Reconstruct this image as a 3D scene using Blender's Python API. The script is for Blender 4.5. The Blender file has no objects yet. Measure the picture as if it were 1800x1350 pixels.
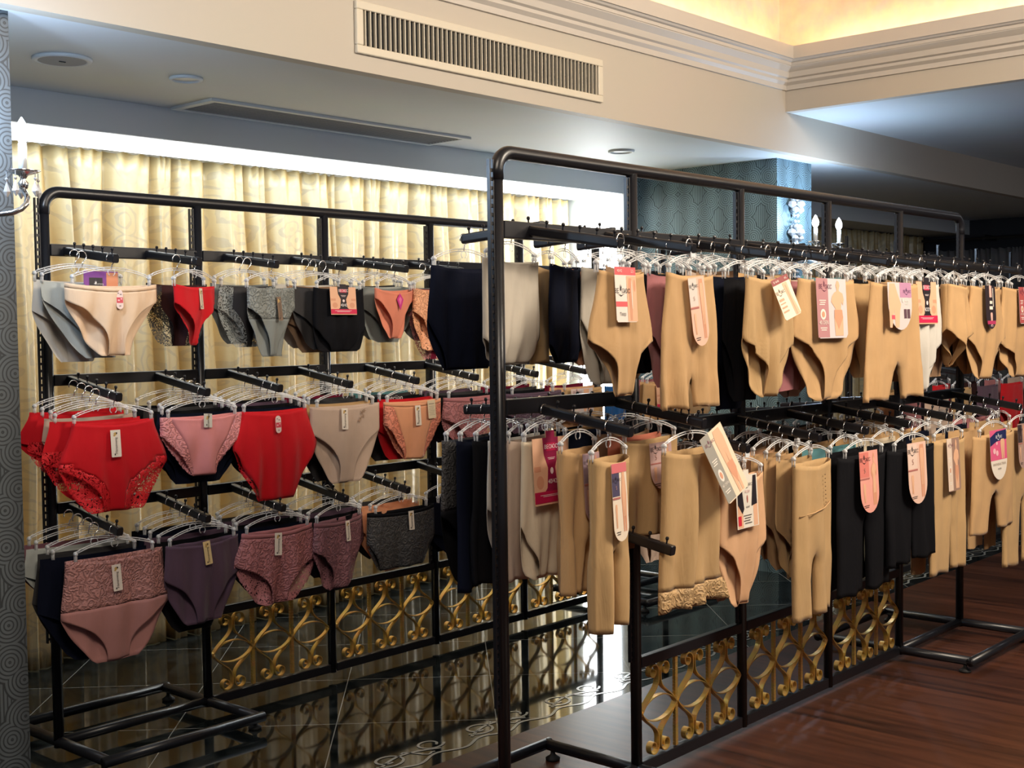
import bpy, bmesh, math, random
from mathutils import Vector, Matrix
R = math.radians
C = bpy.context.scene.collection
SC = bpy.context.scene
# ------------------------------------------------------------------ camera
yaw, pitch, roll = R(41.771), R(-2.505), R(-0.768)
_f = Vector((math.cos(yaw)*math.cos(pitch), math.sin(yaw)*math.cos(pitch), math.sin(pitch)))
_r0 = Vector((math.sin(yaw), -math.cos(yaw), 0)); _u0 = _r0.cross(_f)
_r = _r0*math.cos(roll) + _u0*math.sin(roll); _u = -_r0*math.sin(roll) + _u0*math.cos(roll)
cd = bpy.data.cameras.new('camera'); cam = bpy.data.objects.new('camera', cd); C.objects.link(cam)
cd.sensor_width = 36; cd.lens = 2209.2/1800*36; cd.clip_start = .05; cd.clip_end = 60
m = Matrix((_r, _u, -_f)).transposed().to_4x4(); m.translation = (0, 0, 1.5); cam.matrix_world = m
SC.camera = cam
# ------------------------------------------------------------------ view, world, large lights
SC.view_settings.view_transform = 'Standard'; SC.view_settings.look = 'None'
SC.view_settings.gamma = 1; SC.view_settings.use_curve_mapping = False
SC.view_settings.exposure = 0.08
W_ = bpy.data.worlds.new('world'); SC.world = W_; W_.use_nodes = True
W_.node_tree.nodes['Background'].inputs[0].default_value = (.55, .6, .7, 1)
W_.node_tree.nodes['Background'].inputs[1].default_value = .2
SC.cycles.max_bounces = 8; SC.cycles.transparent_max_bounces = 16; SC.cycles.caustics_reflective = False
SC.cycles.caustics_refractive = False; SC.cycles.sample_clamp_indirect = 4
def area(name, loc, to, sx, sy, power, col):
    l = bpy.data.lights.new(name, 'AREA'); l.shape = 'RECTANGLE'; l.size = sx; l.size_y = sy; l.energy = power; l.color = col
    o = bpy.data.objects.new(name, l); C.objects.link(o); o.location = loc
    o.rotation_euler = (Vector(to)-Vector(loc)).to_track_quat('-Z', 'Y').to_euler(); return o
area('coffer_light', (4.3, -.5, 3.55), (3.6, 3.0, .9), 1.0, 1.0, 158, (1, .87, .71))
area('coffer_light_near', (.8, .6, 3.5), (2.6, 3.9, .8), .9, .9, 55, (1, .87, .72))
area('end_curtain_fill', (9.6, 1.2, 2.66), (9.8, 2.0, .9), .8, .8, 9, (.9, .93, 1))  # fill lamp added to lift the dark end curtain, no fitting there
area('hall_light', (5.5, 0.4, 2.68), (5.3, 2.6, .9), 1.6, .8, 22, (1, .86, .70))
# ------------------------------------------------------------------ helpers
def obj(name, bm, mat, parent=None, smooth=False, merge=False):
    if merge: bmesh.ops.remove_doubles(bm, verts=bm.verts, dist=1e-5)
    me = bpy.data.meshes.new(name); bm.to_mesh(me); bm.free()
    if mat: me.materials.append(mat)
    if smooth: me.polygons.foreach_set('use_smooth', [True]*len(me.polygons))
    o = bpy.data.objects.new(name, me); C.objects.link(o); o.parent = parent; return o
def inst(name, me, parent=None, loc=(0, 0, 0), rot=(0, 0, 0)):
    o = bpy.data.objects.new(name, me); C.objects.link(o); o.parent = parent; o.location = loc; o.rotation_euler = rot; return o
def tag(o, label, cat, group=None):
    o['label'] = label; o['category'] = cat
    if group: o['group'] = group
    return o
def thing(name, label, cat, loc=(0, 0, 0), rz=0, group=None):
    o = bpy.data.objects.new(name, None); C.objects.link(o); o.location = loc; o.rotation_euler = (0, 0, rz)
    o.empty_display_size = .05
    return tag(o, label, cat, group)
def struct(name, bm, mat, smooth=False):
    o = obj(name, bm, mat, None, smooth); o['kind'] = 'structure'; return o
NB = bmesh.new
def box(bm, x0, x1, y0, y1, z0, z1):
    v = [bm.verts.new(p) for p in ((x0,y0,z0),(x1,y0,z0),(x1,y1,z0),(x0,y1,z0),(x0,y0,z1),(x1,y0,z1),(x1,y1,z1),(x0,y1,z1))]
    for q in ((3,2,1,0),(4,5,6,7),(0,1,5,4),(1,2,6,5),(2,3,7,6),(3,0,4,7)): bm.faces.new([v[i] for i in q])
    return bm
def bx(*a): return box(NB(), *a)
def tube(bm, pts, r, n=8, closed=False, rr=None, flat=1.0):
    P = [Vector(p) for p in pts]; N = len(P); rings = []; up = None
    for i in range(N):
        a = P[i-1] if (i > 0 or closed) else P[i]; b = P[(i+1) % N] if (i < N-1 or closed) else P[i]
        t = (b-a).normalized()
        if up is None: up = t.orthogonal().normalized()
        up = (up - t*up.dot(t)); up = up.normalized() if up.length > 1e-6 else t.orthogonal().normalized()
        s = t.cross(up); q = rr[i] if rr else r
        rings.append([bm.verts.new(P[i] + up*math.cos(2*math.pi*k/n)*q + s*math.sin(2*math.pi*k/n)*q*flat) for k in range(n)])
    for i in range(N if closed else N-1):
        A = rings[i]; B = rings[(i+1) % N]
        for k in range(n): bm.faces.new((A[k], A[(k+1) % n], B[(k+1) % n], B[k]))
    if not closed: bm.faces.new(rings[0][::-1]); bm.faces.new(rings[-1])
    return bm
def lathe(bm, prof, c=(0, 0, 0), n=16):
    rings = []
    for r, z in prof: rings.append([bm.verts.new((c[0]+r*math.cos(2*math.pi*k/n), c[1]+r*math.sin(2*math.pi*k/n), c[2]+z)) for k in range(n)])
    for A, B in zip(rings, rings[1:]):
        for k in range(n): bm.faces.new((A[k], A[(k+1) % n], B[(k+1) % n], B[k]))
    bm.faces.new(rings[0][::-1]); bm.faces.new(rings[-1]); return bm
def ribbon(bm, pts, y0, y1, th):
    """flat strap following pts in XZ, wide along Y"""
    L, Rr = [], []
    n = len(pts)
    for i in range(n):
        a = pts[max(0, i-1)]; b = pts[min(n-1, i+1)]; dx, dz = b[0]-a[0], b[1]-a[1]; l = math.hypot(dx, dz) or 1
        nx, nz = -dz/l*th/2, dx/l*th/2; x, z = pts[i]
        L.append([bm.verts.new((x+nx, y, z+nz)) for y in (y0, y1)]); Rr.append([bm.verts.new((x-nx, y, z-nz)) for y in (y0, y1)])
    for i in range(n-1):
        a, b, c, d = L[i], L[i+1], Rr[i], Rr[i+1]
        for q in ((a[0],a[1],b[1],b[0]), (c[1],c[0],d[0],d[1]), (a[0],b[0],d[0],c[0]), (b[1],a[1],c[1],d[1])): bm.faces.new(q)
    bm.faces.new((L[0][1], L[0][0], Rr[0][0], Rr[0][1])); bm.faces.new((L[-1][0], L[-1][1], Rr[-1][1], Rr[-1][0])); return bm
def bevel(o, w=.003, s=2):
    b = o.modifiers.new('bevel', 'BEVEL'); b.width = w; b.segments = s; b.limit_method = 'ANGLE'; return o
def solid(o, t=.0014):
    b = o.modifiers.new('solid', 'SOLIDIFY'); b.thickness = t; b.offset = 0; return o
# ------------------------------------------------------------------ materials
MC = {}
def nt(name):
    m = bpy.data.materials.new(name); m.use_nodes = True; t = m.node_tree; b = t.nodes['Principled BSDF']; return m, t, b
def N(t, kind, **kw):
    n = t.nodes.new(kind)
    for k, v in kw.items():
        if k[0] == 'i' and k[1:].isdigit(): n.inputs[int(k[1:])].default_value = v
        else: setattr(n, k, v)
    return n
def mth(t, op, a, b=None, c=None):
    n = t.nodes.new('ShaderNodeMath'); n.operation = op
    for i, v in enumerate((a, b, c)):
        if v is None: continue
        if isinstance(v, (int, float)): n.inputs[i].default_value = v
        else: t.links.new(v, n.inputs[i])
    return n.outputs[0]
def plain(name, col, rough=.5, metal=0, spec=.5, noise=0, scale=60, bump=0, coat=0):
    if name in MC: return MC[name]
    m, t, b = nt(name); b.inputs['Base Color'].default_value = (*col, 1); b.inputs['Roughness'].default_value = rough
    b.inputs['Metallic'].default_value = metal; b.inputs['Specular IOR Level'].default_value = spec; b.inputs['Coat Weight'].default_value = coat
    tc = N(t, 'ShaderNodeTexCoord'); nz = N(t, 'ShaderNodeTexNoise'); nz.inputs['Scale'].default_value = scale; nz.inputs['Detail'].default_value = 4
    t.links.new(tc.outputs['Object'], nz.inputs['Vector'])
    if noise:
        mx = N(t, 'ShaderNodeMix', data_type='RGBA', blend_type='MULTIPLY'); mx.inputs[0].default_value = noise
        mx.inputs[6].default_value = (*col, 1); t.links.new(nz.outputs['Color'], mx.inputs[7]); t.links.new(mx.outputs[2], b.inputs['Base Color'])
    if bump:
        bp = N(t, 'ShaderNodeBump'); bp.inputs['Strength'].default_value = bump; bp.inputs['Distance'].default_value = .002
        t.links.new(nz.outputs[0], bp.inputs['Height']); t.links.new(bp.outputs[0], b.inputs['Normal'])
    MC[name] = m; return m
def emit(name, col, s):
    m, t, b = nt(name); b.inputs['Base Color'].default_value = (*col, 1); b.inputs['Emission Color'].default_value = (*col, 1); b.inputs['Emission Strength'].default_value = s
    MC[name] = m; return m
COL = dict(tan=(.58,.355,.165), cream=(.70,.58,.42), beige=(.56,.42,.33), red=(.62,.004,.012), pink=(.78,.30,.31), dusty=(.47,.22,.20), plum=(.105,.06,.095),
           black=(.006,.006,.008), navy=(.004,.006,.017), white=(.68,.64,.57), offwhite=(.60,.54,.45), grey=(.22,.24,.23), brown=(.045,.018,.018),
           salmon=(.72,.24,.15), peach=(.80,.37,.20), mauve=(.24,.10,.12), charcoal=(.05,.048,.05), burgundy=(.16,.008,.03), blue=(.01,.10,.33),
           teal=(.10,.26,.28), tanb=(.36,.215,.12), rose=(.42,.16,.17), ivory=(.82,.60,.41), mist=(.50,.52,.48), peachtan=(.72,.42,.23), khaki=(.54,.345,.16), olive=(.1,.13,.05))
def fabric(c):
    k = 'knit_'+c
    if k in MC: return MC[k]
    m, t, b = nt(k); col = COL[c]
    b.inputs['Roughness'].default_value = .78; b.inputs['Specular IOR Level'].default_value = .3 if sum(col) > .2 else .12
    b.inputs['Sheen Weight'].default_value = .12 if sum(col) > .2 else 0; b.inputs['Sheen Roughness'].default_value = .4
    tc = N(t, 'ShaderNodeTexCoord'); mp = N(t, 'ShaderNodeMapping'); t.links.new(tc.outputs['Object'], mp.inputs[0])
    nz = N(t, 'ShaderNodeTexNoise'); nz.inputs['Scale'].default_value = 9; nz.inputs['Detail'].default_value = 3; t.links.new(mp.outputs[0], nz.inputs['Vector'])
    mx = N(t, 'ShaderNodeMix', data_type='RGBA'); mx.inputs[6].default_value = (*[x*.86 for x in col], 1); mx.inputs[7].default_value = (*[min(1, x*1.12) for x in col], 1)
    t.links.new(nz.outputs[0], mx.inputs[0]); t.links.new(mx.outputs[2], b.inputs['Base Color'])
    wv = N(t, 'ShaderNodeTexWave'); wv.inputs['Scale'].default_value = 260; t.links.new(mp.outputs[0], wv.inputs['Vector'])
    m2 = N(t, 'ShaderNodeMapping'); m2.inputs['Scale'].default_value = (1, 1, .3); m2.inputs['Rotation'].default_value = (0, .3, 0); t.links.new(tc.outputs['Object'], m2.inputs[0])
    n2 = N(t, 'ShaderNodeTexNoise'); n2.inputs['Scale'].default_value = 24; n2.inputs['Detail'].default_value = 3; n2.inputs['Distortion'].default_value = .6; t.links.new(m2.outputs[0], n2.inputs['Vector'])
    h = mth(t, 'MULTIPLY_ADD', wv.outputs['Fac'], .05, n2.outputs[0])
    bp = N(t, 'ShaderNodeBump'); bp.inputs['Strength'].default_value = .5; bp.inputs['Distance'].default_value = .010; t.links.new(h, bp.inputs['Height']); t.links.new(bp.outputs[0], b.inputs['Normal'])
    MC[k] = m; return m
def lace(c, dens=.3, scale=95):
    k = 'lace_'+c+str(dens)
    if k in MC: return MC[k]
    m, t, b = nt(k); col = COL[c]; b.inputs['Roughness'].default_value = .6; b.inputs['Base Color'].default_value = (*[min(1, x*1.1) for x in col], 1)
    tc = N(t, 'ShaderNodeTexCoord'); nz = N(t, 'ShaderNodeTexNoise'); nz.inputs['Scale'].default_value = 30; t.links.new(tc.outputs['Object'], nz.inputs['Vector'])
    ad = N(t, 'ShaderNodeMix', data_type='RGBA', blend_type='LINEAR_LIGHT'); ad.inputs[0].default_value = .03; t.links.new(tc.outputs['Object'], ad.inputs[6]); t.links.new(nz.outputs['Color'], ad.inputs[7])
    v1 = N(t, 'ShaderNodeTexVoronoi', feature='DISTANCE_TO_EDGE'); v1.inputs['Scale'].default_value = scale; t.links.new(ad.outputs[2], v1.inputs['Vector'])
    v2 = N(t, 'ShaderNodeTexVoronoi'); v2.inputs['Scale'].default_value = scale*.32; t.links.new(ad.outputs[2], v2.inputs['Vector'])
    ring = mth(t, 'GREATER_THAN', mth(t, 'SINE', mth(t, 'MULTIPLY', v2.outputs['Distance'], 22)), .55)
    net = mth(t, 'LESS_THAN', v1.outputs[0], .11)
    if dens > .5: ring = mth(t, 'MULTIPLY_ADD', mth(t, 'SINE', mth(t, 'MULTIPLY', v2.outputs['Distance'], 17)), .5, .5); net = mth(t, 'MULTIPLY', mth(t, 'SUBTRACT', .5, v1.outputs[0]), 1.1)
    a = mth(t, 'MAXIMUM', ring, net) if dens < .5 else mth(t, 'MULTIPLY_ADD', ring, .6, mth(t, 'MULTIPLY', net, .4)); al = mth(t, 'MULTIPLY_ADD', a, .85, .08 if dens < .5 else 1.0)
    t.links.new(mth(t, 'MINIMUM', al, 1.0), b.inputs['Alpha'])
    mx = N(t, 'ShaderNodeMix', data_type='RGBA'); mx.inputs[6].default_value = (*[x*(.52 if dens < .5 else .60) for x in col], 1); mx.inputs[7].default_value = (*[min(1, x*1.3+.012) for x in col], 1); t.links.new(a, mx.inputs[0]); t.links.new(mx.outputs[2], b.inputs['Base Color'])
    bp = N(t, 'ShaderNodeBump'); bp.inputs['Strength'].default_value = .9; bp.inputs['Distance'].default_value = .004; t.links.new(a, bp.inputs['Height']); t.links.new(bp.outputs[0], b.inputs['Normal'])
    MC[k] = m; return m
def card(c):
    return plain('card_%02x%02x%02x' % tuple(int(255*min(1, x)) for x in c), c, .45)
M_black = plain('black_powder_coat', (.010, .010, .013), .32, 0, .5, bump=.05, scale=300)
M_steel = plain('bright_steel', (.85, .85, .86), .18, 1)
M_gold = plain('gold_leaf_paint', (.95, .60, .17), .36, .7, .5, noise=.5, scale=25, bump=.4)
M_white = plain('white_paint', (.69, .73, .75), .6, noise=.08, scale=3)
M_warm = plain('cream_paint', (.56, .505, .43), .6, noise=.06, scale=2)
M_grille = plain('grille_enamel', (.70, .64, .52), .4)
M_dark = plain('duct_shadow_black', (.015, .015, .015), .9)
M_rubber = plain('black_rubber', (.012, .012, .012), .7)
def clear_plastic():
    m, t, b = nt('clear_plastic'); b.inputs['Base Color'].default_value = (.93, .94, .95, 1); b.inputs['Roughness'].default_value = .08
    b.inputs['Specular IOR Level'].default_value = .9
    lw = N(t, 'ShaderNodeLayerWeight'); lw.inputs[0].default_value = .45
    t.links.new(mth(t, 'MULTIPLY_ADD', lw.outputs['Facing'], .7, .3), b.inputs['Alpha']); return m
M_clear = clear_plastic()
def crystal():
    m, t, b = nt('cut_crystal'); b.inputs['Base Color'].default_value = (.95, .97, 1, 1); b.inputs['Roughness'].default_value = .03
    b.inputs['Transmission Weight'].default_value = .55; b.inputs['IOR'].default_value = 1.6; return m
M_crys = crystal()
def wallpaper(name, base, line):
    m, t, b = nt(name); tc = N(t, 'ShaderNodeTexCoord'); sp = N(t, 'ShaderNodeSeparateXYZ'); t.links.new(tc.outputs['Object'], sp.inputs[0])
    h = mth(t, 'ADD', sp.outputs[0], sp.outputs[1]); z = sp.outputs[2]
    CW, CH, RR_ = .30, .36, .066
    def lat(ox, oz):
        # offset to nearest lattice centre, cell .17 x .34
        u = mth(t, 'SUBTRACT', mth(t, 'FRACT', mth(t, 'ADD', mth(t, 'DIVIDE', h, CW), ox)), .5)
        v = mth(t, 'SUBTRACT', mth(t, 'FRACT', mth(t, 'ADD', mth(t, 'DIVIDE', z, CH), oz)), .5)
        return mth(t, 'MULTIPLY', u, CW), mth(t, 'MULTIPLY', v, CH)
    ds = []
    for ox, oz in ((0, 0), (.5, .5)):
        for sx in (-.052, .052):
            for sz in (-.058, .058):
                u, v = lat(ox, oz); du = mth(t, 'SUBTRACT', u, sx); dv = mth(t, 'SUBTRACT', v, sz)
                ds.append(mth(t, 'SQRT', mth(t, 'ADD', mth(t, 'MULTIPLY', du, du), mth(t, 'MULTIPLY', dv, dv))))
    d = ds[0]
    for e in ds[1:]: d = mth(t, 'MINIMUM', d, e)
    k = 2*math.pi/.0125
    rings = mth(t, 'SINE', mth(t, 'MULTIPLY', d, k)); vert = mth(t, 'SINE', mth(t, 'MULTIPLY', h, k))
    inside = mth(t, 'LESS_THAN', d, RR_)
    s = mth(t, 'ADD', mth(t, 'MULTIPLY', rings, inside), mth(t, 'MULTIPLY', vert, mth(t, 'SUBTRACT', 1, inside)))
    f = mth(t, 'GREATER_THAN', s, .45)
    edge = mth(t, 'COMPARE', d, RR_, .003); f = mth(t, 'MAXIMUM', f, edge)
    # broad tone bands of the paper
    bd = mth(t, 'MULTIPLY_ADD', mth(t, 'SINE', mth(t, 'MULTIPLY', h, 2*math.pi/.15)), .2, .95)
    mx = N(t, 'ShaderNodeMix', data_type='RGBA'); mx.inputs[6].default_value = (*base, 1); mx.inputs[7].default_value = (*line, 1); t.links.new(f, mx.inputs[0])
    vm = N(t, 'ShaderNodeVectorMath', operation='SCALE'); t.links.new(mx.outputs[2], vm.inputs[0]); t.links.new(bd, vm.inputs['Scale'])
    t.links.new(vm.outputs[0], b.inputs['Base Color']); b.inputs['Roughness'].default_value = .5
    bp = N(t, 'ShaderNodeBump'); bp.inputs['Strength'].default_value = .35; bp.inputs['Distance'].default_value = .002; t.links.new(f, bp.inputs['Height']); t.links.new(bp.outputs[0], b.inputs['Normal'])
    return m
M_paper = wallpaper('teal_relief_wallpaper', (.15, .235, .275), (.035, .065, .08))
M_paper2 = wallpaper('slate_relief_wallpaper', (.085, .10, .11), (.025, .03, .034))
def satin(name, a, b_, rough):
    m, t, b = nt(name); tc = N(t, 'ShaderNodeTexCoord'); sp = N(t, 'ShaderNodeSeparateXYZ'); t.links.new(tc.outputs['Object'], sp.inputs[0])
    cb = N(t, 'ShaderNodeCombineXYZ'); t.links.new(sp.outputs[0], cb.inputs[0]); t.links.new(sp.outputs[2], cb.inputs[2])
    nz = N(t, 'ShaderNodeTexNoise'); nz.inputs['Scale'].default_value = 5; t.links.new(cb.outputs[0], nz.inputs['Vector'])
    ad = N(t, 'ShaderNodeMix', data_type='RGBA', blend_type='LINEAR_LIGHT'); ad.inputs[0].default_value = .10; t.links.new(cb.outputs[0], ad.inputs[6]); t.links.new(nz.outputs['Color'], ad.inputs[7])
    v = N(t, 'ShaderNodeTexVoronoi'); v.inputs['Scale'].default_value = 7; t.links.new(ad.outputs[2], v.inputs['Vector'])
    s = mth(t, 'GREATER_THAN', mth(t, 'SINE', mth(t, 'MULTIPLY', v.outputs['Distance'], 24)), .55)
    mx = N(t, 'ShaderNodeMix', data_type='RGBA'); mx.inputs[6].default_value = (*a, 1); mx.inputs[7].default_value = (*b_, 1); t.links.new(mth(t, 'MULTIPLY', s, .8), mx.inputs[0])
    # warm bounce light in the folds, put into the colour: cream face-on, gold edge-on
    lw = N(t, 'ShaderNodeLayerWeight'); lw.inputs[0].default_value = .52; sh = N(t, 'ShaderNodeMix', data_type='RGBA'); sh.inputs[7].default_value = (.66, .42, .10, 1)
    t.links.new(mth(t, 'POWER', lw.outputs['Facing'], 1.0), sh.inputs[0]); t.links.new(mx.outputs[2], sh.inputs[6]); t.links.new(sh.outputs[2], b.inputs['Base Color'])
    t.links.new(mth(t, 'MULTIPLY_ADD', s, .18, rough), b.inputs['Roughness']); b.inputs['Specular IOR Level'].default_value = 1.0; b.inputs['Metallic'].default_value = .0; b.inputs['Sheen Weight'].default_value = .2; b.inputs['Sheen Roughness'].default_value = .35; b.inputs['Sheen Tint'].default_value = (1, .98, .85, 1)
    n2 = N(t, 'ShaderNodeTexNoise'); n2.inputs['Scale'].default_value = 11; n2.inputs['Detail'].default_value = 3; t.links.new(tc.outputs['Object'], n2.inputs['Vector'])
    bp = N(t, 'ShaderNodeBump'); bp.inputs['Strength'].default_value = .3; bp.inputs['Distance'].default_value = .02; t.links.new(n2.outputs[0], bp.inputs['Height']); t.links.new(bp.outputs[0], b.inputs['Normal'])
    tr = N(t, 'ShaderNodeBsdfTranslucent'); tr.inputs[0].default_value = (.95, .72, .30, 1); ms = N(t, 'ShaderNodeMixShader'); ms.inputs[0].default_value = .2
    t.links.new(b.outputs[0], ms.inputs[1]); t.links.new(tr.outputs[0], ms.inputs[2]); t.links.new(ms.outputs[0], t.nodes['Material Output'].inputs[0])
    return m
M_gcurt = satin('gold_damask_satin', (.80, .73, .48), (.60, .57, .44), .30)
M_scurt = plain('charcoal_stripe_cloth', (.20, .20, .21), .8, noise=.3, scale=20)
def marble():
    m, t, b = nt('black_marble_tile'); tc = N(t, 'ShaderNodeTexCoord'); sp = N(t, 'ShaderNodeSeparateXYZ'); t.links.new(tc.outputs['Object'], sp.inputs[0])
    def grid(s, off):
        f = mth(t, 'FRACT', mth(t, 'DIVIDE', mth(t, 'SUBTRACT', s, off), .865)); return mth(t, 'COMPARE', f, .5, .0032)
    g = mth(t, 'MAXIMUM', grid(mth(t, 'SUBTRACT', sp.outputs[0], sp.outputs[1]), -.594+.4325), grid(mth(t, 'ADD', sp.outputs[0], sp.outputs[1]), 7.62+.4325))
    nz = N(t, 'ShaderNodeTexNoise'); nz.inputs['Scale'].default_value = 6; nz.inputs['Detail'].default_value = 8; nz.inputs['Distortion'].default_value = 1.2; t.links.new(tc.outputs['Object'], nz.inputs['Vector'])
    cr = N(t, 'ShaderNodeValToRGB'); cr.color_ramp.elements[0].position = .45; cr.color_ramp.elements[0].color = (.006, .008, .008, 1); cr.color_ramp.elements[1].position = .8; cr.color_ramp.elements[1].color = (.045, .05, .048, 1); t.links.new(nz.outputs[0], cr.inputs[0])
    mx = N(t, 'ShaderNodeMix', data_type='RGBA'); t.links.new(g, mx.inputs[0]); t.links.new(cr.outputs[0], mx.inputs[6]); mx.inputs[7].default_value = (.30, .31, .29, 1); t.links.new(mx.outputs[2], b.inputs['Base Color'])
    b.inputs['Roughness'].default_value = .055; b.inputs['Specular IOR Level'].default_value = .5; b.inputs['IOR'].default_value = 1.5; return m
def wood():
    m, t, b = nt('reddish_wood_plank'); tc = N(t, 'ShaderNodeTexCoord'); mp = N(t, 'ShaderNodeMapping'); mp.inputs['Scale'].default_value = (14, 1.1, 1); t.links.new(tc.outputs['Object'], mp.inputs[0])
    nz = N(t, 'ShaderNodeTexNoise'); nz.inputs['Scale'].default_value = 1.6; nz.inputs['Detail'].default_value = 7; nz.inputs['Distortion'].default_value = .4; t.links.new(mp.outputs[0], nz.inputs['Vector'])
    sp = N(t, 'ShaderNodeSeparateXYZ'); t.links.new(tc.outputs['Object'], sp.inputs[0])
    pl = mth(t, 'FLOOR', mth(t, 'DIVIDE', sp.outputs[0], .13)); wn = N(t, 'ShaderNodeTexWhiteNoise', noise_dimensions='1D'); t.links.new(pl, wn.inputs['W'])
    f = mth(t, 'ADD', mth(t, 'MULTIPLY', nz.outputs[0], .8), mth(t, 'MULTIPLY', wn.outputs['Value'], .2))
    cr = N(t, 'ShaderNodeValToRGB'); e = cr.color_ramp.elements; e[0].position = .3; e[0].color = (.022, .008, .005, 1); e[1].position = .75; e[1].color = (.125, .043, .022, 1); t.links.new(f, cr.inputs[0])
    ln = mth(t, 'COMPARE', mth(t, 'FRACT', mth(t, 'DIVIDE', sp.outputs[0], .13)), .5, .008)
    mx = N(t, 'ShaderNodeMix', data_type='RGBA'); t.links.new(mth(t, 'MULTIPLY', ln, .6), mx.inputs[0]); t.links.new(cr.outputs[0], mx.inputs[6]); mx.inputs[7].default_value = (.012, .005, .003, 1); t.links.new(mx.outputs[2], b.inputs['Base Color'])
    b.inputs['Roughness'].default_value = .36; b.inputs['Specular IOR Level'].default_value = .4; return m
# ------------------------------------------------------------------ room shell
ZC, ZC2, YB, XB, YF, YC, NH = 2.5, 2.73, 3.68, 6.52, 4.87, 5.33, 2.36
struct('floor_wood', bx(-4, 13, -4, 3.06, -.05, 0), wood()).name = 'floor'
struct('floor_marble', bx(-4, 13, 3.06, 7, -.05, .0), marble()).name = 'floor_tiles'
struct('ceiling_soffit', bx(-4, 13, YB+.01, YF+.02, ZC, ZC+.06), M_white).name = 'ceiling'
struct('ceiling_side', bx(XB+.01, 13, -4, YB, ZC2, ZC2+.06), M_white).name = 'ceiling_side'
struct('beam', bx(-4, 13, YB, YB+.06, ZC-.0006, 3.0), M_warm)
struct('beam_side', bx(XB, XB+.06, -4, YB, ZC2-.0006, 3.0), M_warm)
M_cove = plain('gilded_cove_paper', (.86, .71, .55), .7, noise=.35, scale=14)
struct('wall_cove', bx(-4, XB+.14, YB+.07, YB+.12, 2.96, 3.9), M_cove)
struct('wall_cove_side', bx(XB+.06, XB+.12, -4, YB+.07, 2.96, 3.9), M_cove)
struct('ceiling_upper', bx(-4, XB+.14, -4, YB+.1, 3.9, 3.96), M_warm)
b_ = NB(); box(b_, -4, 6.57, YF, YF+.04, NH-.0006, ZC+.05); box(b_, 7.30, 13, YF, YF+.04, NH-.0006, ZC+.05); box(b_, 6.57, 6.72, YF, YC+.3, 0, ZC+.05); box(b_, 7.1, 7.30, YF, YC+.3, 0, ZC+.05)
struct('wall_back', b_, M_white)
struct('wall_niche', bx(-1, 13, YC+.22, YC+.3, 0, ZC), M_white)
b_ = NB(); box(b_, 1.9, 6.57, YF+.01, YC+.3, NH, NH+.03); box(b_, 7.3, 13, YF+.01, YC+.3, NH, NH+.03)
struct('ceiling_niche', b_, M_white)
struct('column_left', bx(.6, 1.9, 3.76, 5.6, 0, ZC), M_paper2)
struct('column_right', bx(6.70, 7.12, 3.84, YF+.06, 0, ZC), M_paper)
struct('wall_end', bx(12.2, 12.3, -4, 6.5, 0, 3), plain('dark_wall_paint', (.03, .032, .04), .8))
# cornice swept round the coffer corner
prof = [(0, 2.85), (.012, 2.85), (.016, 2.875), (.034, 2.89), (.036, 2.905), (.05, 2.912), (.058, 2.94), (.085, 2.965), (.088, 2.985), (.104, 2.99), (.112, 3.0), (.12, 3.0), (.12, 3.07), (.095, 3.072), (.09, 2.97), (0, 2.97)]
b_ = NB(); path = [(-4, YB, 0, -1), (XB, YB, -1, -1), (XB, -4, -1, 0)]; rings = []
for x, y, nx, ny in path: rings.append([b_.verts.new((x+nx*p, y+ny*p, z)) for p, z in prof])
for A, B in zip(rings, rings[1:]):
    for k in range(len(prof)): b_.faces.new((A[k], A[(k+1) % len(prof)], B[(k+1) % len(prof)], B[k]))
struct('trim_1', b_, plain('cornice_paint', (.62, .57, .51), .5))
# warm light strips lying in the trough behind the cornice lip
M_led = emit('warm_light_strip', (1, .70, .42), 34)
for nm, q in (('led_strip', (-3.5, 6.4, YB-.055, YB-.035, 3.0, 3.012)), ('led_strip', (XB-.055, XB-.035, -3.5, 3.5, 3.0, 3.012))):
    o = obj(nm, bx(*q), M_led); tag(o, 'warm light strip in the cornice trough along the ' + ('vent side' if q[0] < 0 else 'right side'), 'light strip')
# niche light panels: backlit frosted sheets on its head and right reveal
M_panel = emit('frosted_light_panel', (.93, .98, 1), 5.0); M_panel2 = emit('frosted_side_panel', (.93, .98, 1), 14)
for q, l in (((1.95, 6.53, YF+.03, YC-.07, NH-.012, NH-.002), 'long backlit white panel above the gold curtains'), ((6.558, 6.568, YF+.07, YC-.09, .02, NH-.03), 'upright backlit white panel beside the gold curtains')):
    tag(obj('light_panel', bx(*q), M_panel if 'long' in l else M_panel2), l, 'light panel')
# added backlight, unseen: frame and glowing pane brighten the gold curtains from behind
b_ = NB()
for x in (2.0, 3.5, 5.0, 6.46): box(b_, x, x+.06, YC+.17, YC+.21, .15, 2.3)
for z in (.15, 1.2, 2.24): box(b_, 2.0, 6.52, YC+.17, YC+.21, z, z+.06)
struct('added_backlight_1', b_, M_white)
struct('added_backlight_2', bx(2.0, 6.5, YC+.205, YC+.215, .2, 2.28), emit('added_glow_pane', (.95, .98, 1), .9))
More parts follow.
